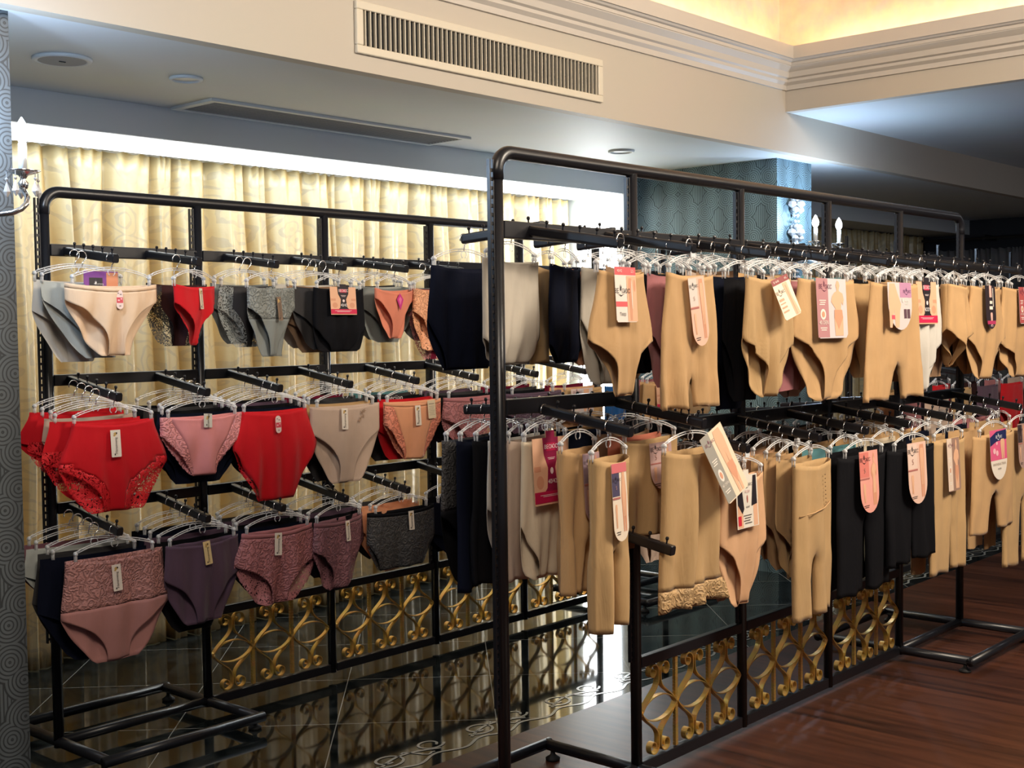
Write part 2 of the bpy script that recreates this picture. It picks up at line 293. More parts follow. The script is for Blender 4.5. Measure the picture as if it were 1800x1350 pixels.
# ceiling fittings
def ring_fitting(name, cx, cy, r, label, cat, spk=False):
    t = thing(name, label, cat, (cx, cy, ZC))
    obj('rim', lathe(NB(), [(r*.78, -.001), (r*.80, -.010), (r*.95, -.012), (r, -.006), (r, 0)], n=36), M_white, t, True)
    if spk:
        obj('speaker_grille', lathe(NB(), [(.001, -.011), (r*.8, -.0105), (r*.8, -.004)], n=36), plain('grey_mesh', (.33, .34, .36), .7, bump=.5, scale=400), t)
        obj('badge', bx(-.012, .012, -.003, .003, -.0135, -.011), M_dark, t)
    else: obj('diffuser', lathe(NB(), [(.001, -.004), (r*.8, -.004), (r*.8, -.001)], n=36), plain('lamp_glass_off', (.60, .62, .62), .35), t)
ring_fitting('ceiling_speaker', 2.355, 4.265, .105, 'round flush ceiling speaker, grey grille, nearest the left wallpapered column', 'speaker', True)
ring_fitting('downlight', 2.87, 4.255, .065, 'unlit round ceiling downlight between the speaker and the long slot diffuser', 'ceiling light')
ring_fitting('downlight', 5.77, 4.30, .075, 'unlit round ceiling downlight above the right rack near the blue column', 'ceiling light')
t = thing('slot_diffuser', 'long grey air diffuser set flush in the low ceiling above the gold curtains', 'air vent', (3.985, 4.69, ZC))
b_ = NB()
for q in ((-.80, .80, -.155, -.125), (-.80, .80, .125, .155), (-.80, -.765, -.125, .125), (.765, .80, -.125, .125)): box(b_, *q, -.012, 0)
obj('frame', b_, M_white, t); b_ = NB()
for k in range(11): box(b_, -.765, .765, -.115+k*.023, -.107+k*.023, -.009, -.002)
obj('slats', b_, plain('grey_slat', (.30, .31, .31), .5), t); obj('backing', bx(-.765, .765, -.125, .125, -.003, -.001), M_dark, t)
t = thing('wall_vent', 'cream framed air vent with upright slats high on the beam', 'air vent', (4.01, YB, 2.665))
b_ = NB()
for q in ((-.77, .77, -.10, -.068), (-.77, .77, .068, .10), (-.77, -.735, -.068, .068), (.735, .77, -.068, .068)): box(b_, q[0], q[1], -.016, 0, q[2], q[3])
bevel(obj('frame', b_, M_grille, t), .004); b_ = NB()
for k in range(56):
    x = -.722+k*.02625; box(b_, x-.0022, x+.0022, -.013, -.002, -.068, .068)
obj('slats', b_, M_grille, t); obj('backing', bx(-.735, .735, -.0018, -.0005, -.068, .068), M_dark, t)
# gold curtains
def curtain(name, x0, x1, y, z0, z1, mat, label, amp=.072, per=.19, seed=1, bunch=None):
    rnd = random.Random(seed); nx = int((x1-x0)/.009); nz = 26; b = NB(); ph = [0.0]
    for i in range(nx): ph.append(ph[-1] + 2*math.pi*(x1-x0)/nx/(per*(1+.45*math.sin(ph[-1]*.37+seed)+.2*math.sin(ph[-1]*.83))))
    G = []
    for j in range(nz+1):
        w = j/nz; z = z1-(z1-z0)*w; row = []
        for i in range(nx+1):
            x = x0+(x1-x0)*i/nx; p = ph[i]+.35*math.sin(w*3+i*.02)
            a = amp*(.35+.65*min(1, w*5)); g3 = (.5+.5*math.cos(p+.35*math.sin(2*p)))**2.6; f = 1.75*g3-.55+.16*math.sin(2*p+.7)+.10*math.sin(5*p+w*4)*min(1, w*3)
            hdr = .012*math.sin(ph[i]*3.1)*max(0, 1-w*9)
            row.append(b.verts.new((x+.018*math.cos(p)*min(1, w*4)+.01*math.sin(w*6+p*.2), y+a*f+hdr+.0+.01*math.sin(w*7+i*.01), z+(.006*math.cos(ph[i]*3) if j == 0 else 0))))
        G.append(row)
    for j in range(nz):
        for i in range(nx): b.faces.new((G[j][i], G[j][i+1], G[j+1][i+1], G[j+1][i]))
    o = obj(name, b, mat, None, True); solid(o, .002); return tag(o, label, 'curtain', 'gold curtains')
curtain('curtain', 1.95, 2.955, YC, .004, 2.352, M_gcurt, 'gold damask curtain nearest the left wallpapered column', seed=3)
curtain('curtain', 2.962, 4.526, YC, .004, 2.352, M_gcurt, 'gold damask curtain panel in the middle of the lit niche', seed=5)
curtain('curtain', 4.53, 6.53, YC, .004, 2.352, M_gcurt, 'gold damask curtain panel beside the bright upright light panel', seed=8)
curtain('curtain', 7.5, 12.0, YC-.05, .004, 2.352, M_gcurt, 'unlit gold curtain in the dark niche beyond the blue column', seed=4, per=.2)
o = curtain('curtain', 0, 7.5, 0, 0, 2.2, M_scurt, 'dark grey striped curtain across the far end wall', amp=.05, per=.16, seed=9); o.location = (12.0, -2.3, 0.004); o.rotation_euler = (0, 0, R(90)); del o['group']
t = thing('curtain_rail', 'thin black rail in front of the striped end curtain', 'rail', (11.85, 0, 2.30))
obj('rail', tube(NB(), [(0, -2, 0), (0, 5.2, 0)], .014), M_black, t)
for y in (-.5, 1.2, 2.9, 4.6): obj('bracket', bx(-.01, .28, y-.02, y+.02, -.02, .03), M_black, t)
# scroll inlay along the edge of the marble
b_ = NB()
def strip(bm, pts, w, z0=.0004, z1=.0016):
    L = []
    for i in range(len(pts)):
        a = pts[max(0, i-1)]; c = pts[min(len(pts)-1, i+1)]; dx, dy = c[0]-a[0], c[1]-a[1]; l = math.hypot(dx, dy) or 1
        nx, ny = -dy/l*w/2, dx/l*w/2; x, y = pts[i]; L.append((bm.verts.new((x+nx, y+ny, z1)), bm.verts.new((x-nx, y-ny, z1))))
    for a, c in zip(L, L[1:]): bm.faces.new((a[0], c[0], c[1], a[1]))
for k in range(24):
    X0 = .5+k*.46
    def sp_(cx, cy, r0, r1, a0, a1, n=22): return [(X0+cx+(r0+(r1-r0)*i/n)*math.cos(R(a0+(a1-a0)*i/n)), 3.10+cy+(r0+(r1-r0)*i/n)*.8*math.sin(R(a0+(a1-a0)*i/n))) for i in range(n+1)]
    strip(b_, sp_(.12, .115, .075, .03, 200, 640), .011); strip(b_, sp_(.34, .13, .06, .028, -30, -420), .010)
    strip(b_, [(X0+.0+.46*i/20, 3.125+.018*math.sin(i/20*2*math.pi*2)) for i in range(21)], .012)
    strip(b_, [(X0+.04+.30*i/12, 3.17+.05*math.sin(i/12*math.pi)) for i in range(13)], .012); strip(b_, [(X0+.2+.1*i/8, 3.23-.09*i/8+.02*math.sin(i)) for i in range(9)], .009)
struct('trim_2', b_, plain('grey_stone_inlay', (.32, .33, .30), .2))
# ------------------------------------------------------------------ sconces
M_bulb = emit('sconce_bulb_glow', (.72, .86, 1), 90)
def sconce(cx, y, z, label):
    t = thing('wall_sconce', label, 'wall lamp', (cx, y, z))
    obj('backplate', lathe(NB(), [(.001, -.09), (.03, -.08), (.045, 0), (.03, .08), (.001, .09)], (0, -.013, -.02)), M_steel, t, True)
    for s in (-1, 1):
        pts = [(0, -.03, -.04)] + [(s*.145*(1-math.cos(a))/1.0*.5*1.0, -.03-.21*math.sin(a)*.5-.105*(1-math.cos(a)), -.04-.075*math.sin(a)) for a in [math.pi*i/10 for i in range(1, 11)]]
        arm = obj('arm', tube(NB(), pts, .008), M_steel, t, True); ex, ey, ez = pts[-1]
        pan = obj('drip_pan', lathe(NB(), [(.004, -.05), (.012, -.045), (.016, -.03), (.006, -.02), (.014, -.008), (.04, 0), (.05, .006), (.046, .006), (.012, .002)], (ex, ey, ez+.05)), M_steel, t, True)
        obj('candle_sleeve', lathe(NB(), [(.012, .0), (.012, .085), (.009, .087)], (ex, ey, ez+.05)), plain('clear_sleeve', (.8, .85, .9), .1, 0, .8), t, True)
        bc = (ex, ey, ez+.137)
        obj('bulb', lathe(NB(), [(.008, 0), (.017, .014), (.02, .03), (.015, .05), (.006, .066), (.001, .074)], bc), M_bulb, t, True)
        l = bpy.data.lights.new('bulb_light', 'POINT'); l.energy = 10; l.color = (.55, .74, 1); l.shadow_soft_size = .03
        lo = bpy.data.objects.new('bulb_light', l); C.objects.link(lo); lo.parent = t; lo.location = (ex, ey-.03, ez+.22)
        for k in range(5):
            a = 2*math.pi*k/5; dx, dy = ex+.046*math.cos(a), ey+.046*math.sin(a)
            b = tube(NB(), [(dx, dy, ez+.052), (dx, dy, ez+.035)], .0015, 5)
            lathe(b, [(.001, 0), (.006, -.006), (.001, -.012)], (dx, dy, ez+.036), 6)
            lathe(b, [(.001, 0), (.011, -.030), (.004, -.042), (.001, -.046)], (dx, dy, ez+.024), 6); obj('crystal_drop', b, M_crys, pan)
    b = NB(); rnd = random.Random(4)
    for k in range(16):
        zz = .29-k*.034; s = .026+.013*math.sin(k*1.3)
        for q in range(3):
            a = q*2.1+k*.8; lathe(b, [(.001, -s*.7), (s*.75, -s*.1), (s*.6, s*.4), (.001, s*.7)], (s*1.1*math.cos(a), -.035+s*.6*math.sin(a), zz), 7)
    obj('crystal_column', b, M_crys, t)
sconce(1.665, 3.76, 1.965, 'crystal candle wall lamp with glowing bulb on the left slate column')
sconce(6.87, 3.84, 1.975, 'crystal candle wall lamp with two glowing bulbs on the blue column')
# ------------------------------------------------------------------ racks
def arm_mesh(L):
    b = NB(); n = 10
    sec = [(.013*math.copysign(abs(math.cos(a))**.45, math.cos(a)), .0155*math.copysign(abs(math.sin(a))**.45, math.sin(a))) for a in [2*math.pi*(i+.5)/16 for i in range(16)]]
    ys = [0, -L+.003, -L]; rings = []
    for i, y in enumerate(ys):
        s = 1 if i < 2 else .86; rings.append([b.verts.new((x*s, y, z*s)) for x, z in sec])
    for A, B in zip(rings, rings[1:]):
        for k in range(16): b.faces.new((A[k], A[(k+1) % 16], B[(k+1) % 16], B[k]))
    b.faces.new(rings[-1][::-1]); b.faces.new(rings[0])
    me = bpy.data.meshes.new('display_arm'); b.to_mesh(me); b.free(); me.materials.append(M_black); return me
ARM = {L: arm_mesh(L) for L in (.33,)}
b = lathe(NB(), [(.0028, 0), (.0026, .010), (.005, .013), (.0056, .017), (.004, .021), (.001, .022)], n=8); PIN = bpy.data.meshes.new('pin'); b.to_mesh(PIN); b.free(); PIN.materials.append(M_black)
b = NB()
for k in range(62):
    z = .42+k*.025; box(b, -.033, -.017, -.004, .004, z, z+.009)
box(b, -.0345, -.0305, -.006, .006, .41, 1.98); box(b, -.0205, -.0165, -.006, .006, .41, 1.98)
STRIP = bpy.data.meshes.new('slotted_strip'); b.to_mesh(STRIP); b.free(); STRIP.materials.append(M_black)
def arcp(cx, cz, r, a0, a1, n=16, r1=None):
    r1 = r if r1 is None else r1
    return [(cx+(r+(r1-r)*i/n)*math.cos(R(a0+(a1-a0)*i/n)), cz+(r+(r1-r)*i/n)*math.sin(R(a0+(a1-a0)*i/n))) for i in range(n+1)]
def scroll_panel(w, h, rack, x, z):
    b = NB(); c = w/3; H = h/2
    def bez(p0, p1, p2, p3, n=14): return [tuple(((1-t)**3*p0[k]+3*(1-t)**2*t*p1[k]+3*(1-t)*t*t*p2[k]+t**3*p3[k]) for k in (0, 1)) for t in [i/n for i in range(n+1)]]
    for k in range(3):
        x0, x1 = k*c, (k+1)*c; mid = (x0+x1)/2
        for s in (1, -1):
            ribbon(b, bez((x0+.004, 0), (x0+c*.22, s*H*.36), (x1-c*.22, s*H*.36), (x1-.004, 0)), -.009, .009, .0032)
            for sd in (1, -1):
                X = (lambda u: x0+u*c) if sd > 0 else (lambda u: x1-u*c)
                p = bez((X(.02), 0), (X(.20), s*H*.34), (X(.475), s*H*.36), (X(.47), s*H*.66), 14)
                r = H*.18; q = arcp(0, 0, r, 0, 400, 26, r*.35)
                q = [(X(.47)+sd*(px-r), s*(H*.80+pz)) for px, pz in q]
                ribbon(b, p+[(X(.47), s*H*.74)]+q, -.0105, .0105, .0034)
    for k in (1, 2):
        for j in range(26):
            zz = -H*.98+j*H*1.96/26; box(b, k*c-.0075, k*c+.0075, -.006, .006, zz, zz+H*.066)
        box(b, k*c-.0045, k*c+.0045, -.0035, .0035, -H*.99, H*.99)
    for k in range(4): lathe(b, [(.001, -.012), (.008, -.008), (.009, 0), (.008, .008), (.001, .012)], (min(max(k*c, .006), w-.006), 0, 0), 10)
    me = bpy.data.meshes.new('scroll_panel'); b.to_mesh(me); b.free(); me.materials.append(M_gold); return me
def rack(label, Y, posts, levels, bars, base, grille, by0, by1, zt=2.005):
    t = thing('display_rack', label, 'clothes rack', (posts[0], Y, 0)); X0 = posts[0]; x = [p-X0 for p in posts]; n = len(x); e = x[-1]
    rb = .06; P = [(0, 0, zt-rb-.02)]+[(rb-rb*math.cos(a), 0, zt-rb+rb*math.sin(a)) for a in [R(9*i) for i in range(1, 11)]]
    P += [(e-rb+rb*math.sin(a), 0, zt-rb+rb*math.cos(a)) for a in [R(9*i) for i in range(0, 11)]]+[(e, 0, zt-rb-.02)]
    obj('top_rail', tube(NB(), P, .0205, 14), M_black, t, True)
    for i, p in enumerate(x):
        po = obj('post', tube(NB(), [(p, 0, .03), (p, 0, zt-(rb+.02 if i in (0, n-1) else .012))], .0185, 12), M_black, t, True)
        s = inst('slotted_strip', STRIP, po, (p, 0, 0))
    for i in range(n-1):
        for z, w in bars[i]: bevel(obj('crossbar', bx(x[i]+.017, x[i+1]-.017, -.013, .013, z-w/2, z+w/2), M_black, t), .003)
    for i in base:
        a, c = x[i], x[i+1]; b = NB()
        for xx in (a, c): tube(b, [(xx, by0, .05), (xx, by1, .05)], .0195, 10)
        for yy in (by0, by1): tube(b, [(a-.019, yy, .05), (c+.019, yy, .05)], .0195, 10)
        tube(b, [(a, 0, .05), (c, 0, .05)], .019, 10); obj('base_frame', b, M_black, t, True)
        for xx in (a, c):
            for yy in (by0+.03, by1-.03): obj('foot', lathe(NB(), [(.024, .0005), (.026, .008), (.014, .016), (.008, .022), (.008, .034)], (xx, yy, 0)), M_rubber, t, True)
    for i in grille:
        w = x[i+1]-x[i]-.038; me = scroll_panel(w, .315, None, 0, 0); inst('scroll_panel', me, t, (x[i]+.019, 0, .227))
    return t
def add_arm(rk, X, Y, z, dz, side, npin=5, label=None):
    L = .33; o = inst('display_arm', ARM[L], rk, (X-rk.location.x, side*.012, z), (0, 0, 0))
    a = math.atan2(dz, L)
    o.rotation_euler = (-a if False else a, 0, 0 if side < 0 else math.pi)
    for k in range(npin): inst('pin', PIN, o, (0, -.055-k*.062, .0145))
    return o
LP = [2.215, 2.845, 3.48, 4.11, 4.74, 5.36, 5.98]; RP = [2.655, 3.30, 3.955, 4.615, 5.275, 5.95]
LB = [[(1.80, .042), (1.34, .04), (.885, .04)]+([(.40, .034), (.05, .036)] if 0 < i < 5 else []) for i in range(6)]
RB = [[(1.785, .05), (1.275 if i == 0 else 1.165, .045)]+([(.40, .036), (.05, .04)] if 0 < i < 4 else []) for i in range(5)]
LR = rack('long black metal rack of briefs standing on marble in front of the gold curtains', 4.17, LP, 3, LB, (0, 5), (1, 2, 3, 4), -.33, .31)
RR = rack('long black metal display rack of tan shapewear standing on the wood floor', 2.42, RP, 2, RB, (0, 4), (1, 2, 3), -.33, .39)
# ------------------------------------------------------------------ hangers
def hanger_meshes(w):
    b = NB(); n = 22; zc, rise = -.064, .030; pts = []
    for s in (1, -1):
        pp = [(x, 0, zc+rise*(1-(2*x/w)**2)+.0035*s) for x in [-w/2+w*i/n for i in range(n+1)]]; tube(b, pp, .0019, 6)
    for i in range(1, n): 
        x = -w/2+w*i/n
        if i % 3 == 0: box(b, x-.001, x+.001, -.0006, .0006, zc+rise*(1-(2*x/w)**2)-.003, zc+rise*(1-(2*x/w)**2)+.003)
    tube(b, [(.013*math.sin(a), 0, zc+rise-.014+.012*math.cos(a)) for a in [R(-150+300*i/14) for i in range(15)]], .0016, 6)
    me1 = bpy.data.meshes.new('bar'); b.to_mesh(me1); b.free(); me1.materials.append(M_clear)
    b = NB(); P = [(.0175*math.cos(R(a)), 0, .0175*math.sin(R(a))) for a in range(200, -61, -20)]+[(.003, 0, -.022), (0, 0, -.036)]
    tube(b, P, .0019, 6); me2 = bpy.data.meshes.new('hook'); b.to_mesh(me2); b.free(); me2.materials.append(M_steel)
    b = NB(); box(b, -.0035, .0035, -.0058, -.0034, -.030, .001); box(b, -.0035, .0035, .0034, .0058, -.030, .001)
    lathe(b, [(.002, -.009), (.0062, -.007), (.0062, .003), (.002, .005)], (0, 0, 0), 10)
    tube(b, [(0, -.008, -.004), (0, .008, -.004)], .005, 8); tube(b, [(.004, -.007, .004), (.012, -.010, .012)], .0022, 6)
    me3 = bpy.data.meshes.new('clip'); b.to_mesh(me3); b.free(); me3.materials.append(M_clear)
    for me in (me1, me2, me3): me.polygons.foreach_set('use_smooth', [True]*len(me.polygons))
    return me1, me2, me3
HM = {w: hanger_meshes(w) for w in (.20, .25, .30)}
HN = [0]
def hanger(X, Y, z, rz, W, label, group):
    w = .30 if W > .28 else .25 if W > .22 else .20
    a, b, c = HM[w]; t = thing('clip_hanger', label, 'hanger', (X, Y, z), rz, group)
    inst('bar', a, t); inst('hook', b, t); inst('clip', c, t, (-w/2+.004, 0, -.062)); inst('clip', c, t, (w/2-.004, 0, -.062), (0, 0, math.pi)); return t
# ------------------------------------------------------------------ garments
KIND = dict(
 brief=dict(vs=.38, wb=1.06, c=.048, pf=2.8, pb=.95), low=dict(vs=.24, wb=1.0, c=.045, pf=2.6, pb=1.0), high=dict(vs=.50, wb=1.08, c=.055, pf=2.8, pb=.9),
 full=dict(vs=.50, wb=1.28, c=.07, pf=2.4, pb=.9), thong=dict(vs=.22, wb=.98, c=.016, pf=2.4, pb=2.8), wing=dict(vs=.56, wb=1.42, c=.040, pf=4.6, pb=1.5),
 body=dict(vs=.55, wb=1.06, c=.036, pf=2.6, pb=.8), shorts=dict(vc=.66, wb=1.15), legs=dict(vc=.52, wb=1.02), tube=dict(vc=2, wb=1.08), vee=dict(vs=.10, wb=1.0, c=.045, pf=1.05, pb=.8))
GC = {}
def sm(x): x = max(0, min(1, x)); return x*x*(3-2*x)
def gmesh(kind, W, H, seed=0, res=1, **o):
    key = (kind, W, H, seed, res, tuple(sorted(o.items())))
    if key in GC: return GC[key]
    K = dict(KIND[kind]); K.update({k: v for k, v in o.items() if k in ('vs', 'wb', 'c', 'pf', 'pb', 'vc')})
    rnd = random.Random(seed*7+int(H*1000)); d0 = o.get('d', .021); sag = o.get('sag', .014); amp = o.get('amp', .0065); scal = o.get('scal', 0)
    legs = 'vc' in K; wb = K['wb']; vc = K.get('vc', 2); vs = K.get('vs', 1)
    ks = [(rnd.uniform(1.2, 4.5), rnd.uniform(0, 6.3), rnd.uniform(-1.4, 1.4), rnd.uniform(.4, 1)) for _ in range(4)]
    nu, nv = (12, 30) if res else (7, 16); P = {}
    sway = o.get('sway', 0); tilt = o.get('tilt', 0)
    split = kind in ('brief', 'low', 'high', 'body') or (kind == 'full' and K['c'] < .08)
    def hw(v, p, cm=1):
        if legs: return W/2*(1+(wb-1)*(v if kind != 'legs' else sm(v*2)))
        a = W/2*(1+(wb-1)*sm(min(v, vs)/vs))
        if v <= vs: return a
        s = (v-vs)/(1-vs); cc = K['c']*cm; w = cc+(a-cc)*(1-s)**p
        return w
    xb = o.get('xb')
    for side in (-1, 1):
        for fr in (-1, 1):
            G = []
            for j in range(nv+1):
                v = j/nv; w = hw(v, K['pf'] if fr < 0 else K['pb']*(.85 if split else 1), (.72 if fr < 0 else 1.3) if split else 1) if not legs else hw(v, 1)
                wf = W/2*(1+(wb-1)*sm(min(v, vs)/vs)) if not legs else w
                g = 0
                if legs and v > vc: g = min(.75*w, o.get('gap', .035)*((v-vc)/(1-vc))**.55+.002)
                row = []
                for i in range(nu+1):
                    u = i/nu
                    if xb and fr < 0:
                        bd = min(w*.93, K['c']+(W*.40-K['c'])*(1-min(1, max(0, v-.05)/.83))**1.15); x = bd*u/.6 if u <= .6 else bd+(w-bd)*(u-.6)/.4
                    else: x = g+(w-g)*u
                    if scal and u > .99 and v > vs*.6: x += scal*(abs(math.sin(v*38))-.5)
                    A = math.sqrt(max(0, 1-(x/(wf+1e-6))**2)); dd = d0*(1.07 if v < .06 else 1)*(1 if legs else 1-.8*(max(0, v-vs)/(1-vs))**1.5)
                    if legs:
                        B = math.sqrt(max(0, 4*u*(1-u)))*.95; q = sm((v-vc+.06)/.14); A = A*(1-q)+B*q
                        dd *= (1-.25*v)
                    elif v >= .999: dd = 0
                    X = side*x; wr = sum(a*math.sin(X/W*6.28*k+p+q_*v*3) for k, p, q_, a in ks)*amp*(.25+.9*v)*min(1, A*1.6)
                    if fr > 0: wr *= .8; wr += .002*math.sin(X*70+v*9)*A
                    ga = o.get('gather', 0)
                    if ga: wr += ga*math.sin(X*150)*max(0, 1-v*2.2)*min(1, A*2)
                    y = fr*dd*A+wr+tilt*v*v*H
                    z = -v*H-sag*(1-(x/(W/2+1e-6))**2)*max(0, 1-v*3)*(1 if fr < 0 else .45)
                    if legs and v > .9: z += .004*math.sin(X*40+seed)*(v-.9)*10
                    row.append((X+sway*v*v*H+.003*math.sin(v*7+seed)*v, y, z, u, v))
                G.append(row)
            for j in range(nv):
                for i in range(nu):
                    u = (i+.5)/nu; v = (j+.5)/nv; pt = 'fabric_panel'
                    L = o.get('lace')
                    if L == 'sides' and ((fr < 0 and u > .6) or (fr > 0 and u > .35 and v > .15)): pt = 'lace_panel'
                    if L == 'top' and v < .46: pt = 'lace_panel'
                    if L == 'hem' and v > .88: pt = 'lace_panel'
                    if L == 'corner' and ((fr > 0 and v > .4) or (v > .42 and u > 1.15-.9*v and u > .45)): pt = 'lace_panel'
                    if L == 'low' and v > .35 and u > .3 and (v < .85): pt = 'lace_panel'
                    if L == 'back' and fr > 0 and v > .4: pt = 'lace_back'
                    if L == 'all': pt = 'lace_panel' if fr < 0 or v < .4 else 'lace_back'
                    if o.get('band') and v < .075: pt = 'waistband'
                    a, b_, c, d_ = G[j][i], G[j][i+1], G[j+1][i+1], G[j+1][i]
                    if side*fr > 0: a, b_, c, d_ = d_, c, b_, a
                    P.setdefault(pt, []).append((a, b_, c, d_))
    out = {}
    for pt, fs in P.items():
        bm = NB(); V = {}
        for f in fs:
            vv = []
            for q in f:
                k = tuple(round(t_, 5) for t_ in q[:3])
                if k not in V: V[k] = bm.verts.new(q[:3])
                if V[k] not in vv: vv.append(V[k])
            if len(vv) > 2:
                try: bm.faces.new(vv)
                except ValueError: pass
        me = bpy.data.meshes.new(pt); bm.to_mesh(me); bm.free(); me.polygons.foreach_set('use_smooth', [True]*len(me.polygons)); out[pt] = me
    GC[key] = out; return out
MM = {}
def withmat(me, mat):
    k = (me.name, mat.name)
    if k not in MM:
        c = me.copy() if me.materials else me
        if me.materials: c.materials.clear()
        c.materials.append(mat); MM[k] = c
    return MM[k]
def garment(name, label, group, cat, X, Y, z, rz, kind, W, H, color, lacecol=None, bandcol=None, dens=.3, seed=0, res=1, **o):
    t = thing(name, label, cat, (X, Y, z-.085), rz, group)
    if bandcol: o['band'] = 1
    for pt, me in gmesh(kind, W, H, seed, res, **o).items():
        mt = lace(lacecol or color, dens) if pt == 'lace_panel' else lace(lacecol or color, .3) if pt == 'lace_back' else fabric(bandcol) if pt == 'waistband' else fabric(color)
        ob = inst(pt, withmat(me, mt), t)
        if res: solid(ob, .0016)
    return t
# ------------------------------------------------------------------ paper tags
FC = {}
def lettering(par, s, x, z, size, col, y=-.0011, rot=0, align='CENTER'):
    k = (s, size, col)
    if k not in FC:
        c = bpy.data.curves.new('lettering', 'FONT'); c.body = s; c.size = size; c.align_x = align; c.align_y = 'CENTER'; to = bpy.data.objects.new('t', c); me = bpy.data.meshes.new_from_object(to); me.name = 'lettering'; bpy.data.objects.remove(to); bpy.data.curves.remove(c); me.materials.clear(); me.materials.append(card(col)); FC[k] = me
    o = bpy.data.objects.new('lettering', FC[k]); C.objects.link(o); o.parent = par; o.location = (x, y, z); o.rotation_euler = (R(90), R(-rot), 0); return o
def poly(bm, pts, y): bm.faces.new([bm.verts.new((p[0], y, p[1])) for p in pts])
def ell(cx, cz, rx, rz_, n=18): return [(cx+rx*math.cos(2*math.pi*i/n), cz+rz_*math.sin(2*math.pi*i/n)) for i in range(n)]
# silhouettes in unit boxes (x 0..1, z 0..-1)
HIP = [(.30, 0), (.72, 0), (.68, -.14), (.80, -.30), (.86, -.44), (.80, -.62), (.72, -.98), (.55, -.98), (.50, -.62), (.44, -.98), (.27, -.98), (.20, -.62), (.14, -.44), (.22, -.30), (.32, -.14)]
LEGS = [(.28, 0), (.72, 0), (.80, -.16), (.76, -.4), (.68, -1), (.54, -1), (.51, -.3), (.47, -1), (.33, -1), (.24, -.4), (.20, -.16)]
LADY = [(.50, 0), (.60, -.02), (.64, -.09), (.58, -.16), (.60, -.19), (.78, -.23), (.84, -.34), (.78, -.44), (.70, -.38), (.66, -.50), (.76, -.64), (.74, -.98), (.30, -.98), (.28, -.66), (.36, -.50), (.14, -.38), (.20, -.28), (.34, -.21), (.46, -.19), (.46, -.15), (.42, -.08)]
SIDE = [(.10, 0), (.45, 0), (.62, -.22), (.84, -.46), (.74, -.62), (.66, -.98), (.40, -.98), (.34, -.6), (.16, -.98), (0, -.98), (.0, -.3)]
FIG = [(.48, 1), (.62, .55), (.55, .35), (.42, .62), (.30, .1), (.46, .0), (.60, .1), (.72, .3)]
SKIN, SKIN2, WH, BK = (.80, .46, .29), (.70, .33, .20), (.82, .74, .66), (.02, .015, .02)
def place(P, x, z, w, h): return [(x+p[0]*w, z+p[1]*h) for p in P]
def outline(w, h, kind):
    if kind == 'rect': r = .06*w; return [(-w/2, 0), (w/2, 0), (w/2, -h+r), (w/2-r, -h), (-w/2+r, -h), (-w/2, -h+r)]
    if kind == 'round': return [(-w/2, 0), (w/2, 0)]+[(w/2*math.cos(a), -h+w*.5-w*.5*math.sin(a)) for a in [math.pi*i/14 for i in range(15)]]
    if kind == 'pill': return [(w/2*math.cos(a), -w/2+w/2*math.sin(a)) for a in [math.pi*(1-i/10) for i in range(11)]]+[(w/2*math.cos(a), -h+w/2-w/2*math.sin(a)) for a in [math.pi*i/10 for i in range(11)]]
    if kind == 'diamond': return [(0, 0), (w/2, -h*.36), (0, -h), (-w/2, -h*.36)]
    if kind == 'keyed': return [(-w/2, 0), (-w*.12, 0), (-w*.12, h*.10), (w*.12, h*.10), (w*.12, 0), (w/2, 0), (w/2, -h), (-w/2, -h)]
def hang_tag(par, x, y, z, w, h, kind, base, art, rz=0, ry=0, rx=0, label=None, name='hang_tag'):
    """art: list of (colour, [polygons]) and ('t', text, x, z, size, colour, rot)"""
    y *= .80; x -= .030 if par.location.y < 3 else .010
    bm = NB(); O = outline(w, h, kind)
    f = [bm.verts.new((p[0], 0, p[1])) for p in O]; g = [bm.verts.new((p[0], .0008, p[1])) for p in O]; n = len(O)
    bm.faces.new(f); bm.faces.new(g[::-1])
    for i in range(n): bm.faces.new((f[i], g[i], g[(i+1) % n], f[(i+1) % n]))
    bmesh.ops.recalc_face_normals(bm, faces=bm.faces)
    t = obj(name, bm, card(base), par); t.location = (x, y, z); t.rotation_euler = (R(rx), R(ry), R(rz))
    if label: t['label'] = label
    k = 0
    for a in art:
        if a[0] == 't': lettering(t, a[1], a[2], a[3], a[4], a[5], -.0014-.0001*k, a[6] if len(a) > 6 else 0); continue
        b = NB(); k += 1
        for P in a[1]: poly(b, P, -.0003*k)
        obj('printed_art', b, card(a[0]), t)
    return t
def rc(x0, x1, z0, z1): return [(x0, z0), (x1, z0), (x1, z1), (x0, z1)]
def lines(x0, x1, z, n, st=.004, th=.0014): return [rc(x0+(x1-x0)*(.12 if i % 2 else 0), x1-(x1-x0)*(.1*((i*7) % 3)), z-i*st, z-i*st-th) for i in range(n)]
def logo(x, z, s, col):
    return [(col, [place(FIG, x-s*.28, z-s*.1, s*.5, s*.85), [(x-s*.5, z-s*.28), (x, z-s*.5), (x+s*.5, z-s*.28), (x, z-s*.42)]]), ('t', 'ВЕ', x-s*.62, z-s*.1, s*.50, col), ('t', 'ОЮС', x+s*.66, z-s*.1, s*.46, col)]
GOLDP, TAUPE, PNK, CRIM, WINE = (.55, .36, .12), (.36, .28, .22), (.85, .32, .27), (.62, .02, .08), (.28, .01, .06)
def T_slim(par, x, y, z, rz=0, ry=0, w=.030, h=.085, base=(.80, .72, .62), lab=None):
    return hang_tag(par, x, y, z, w, h, 'rect', base, [(GOLDP, [ell(-.001, -.013, .0065, .005), ell(-.005, -.019, .004, .003)]), (BK, [ell(.004, -.011, .003, .0028), rc(-.008, -.004, -h+.012, -h+.006)]), ('t', 'Hanaimeng', 0, -h*.58, .0125, (.12, .09, .07), 90)], rz, ry, -4, lab)
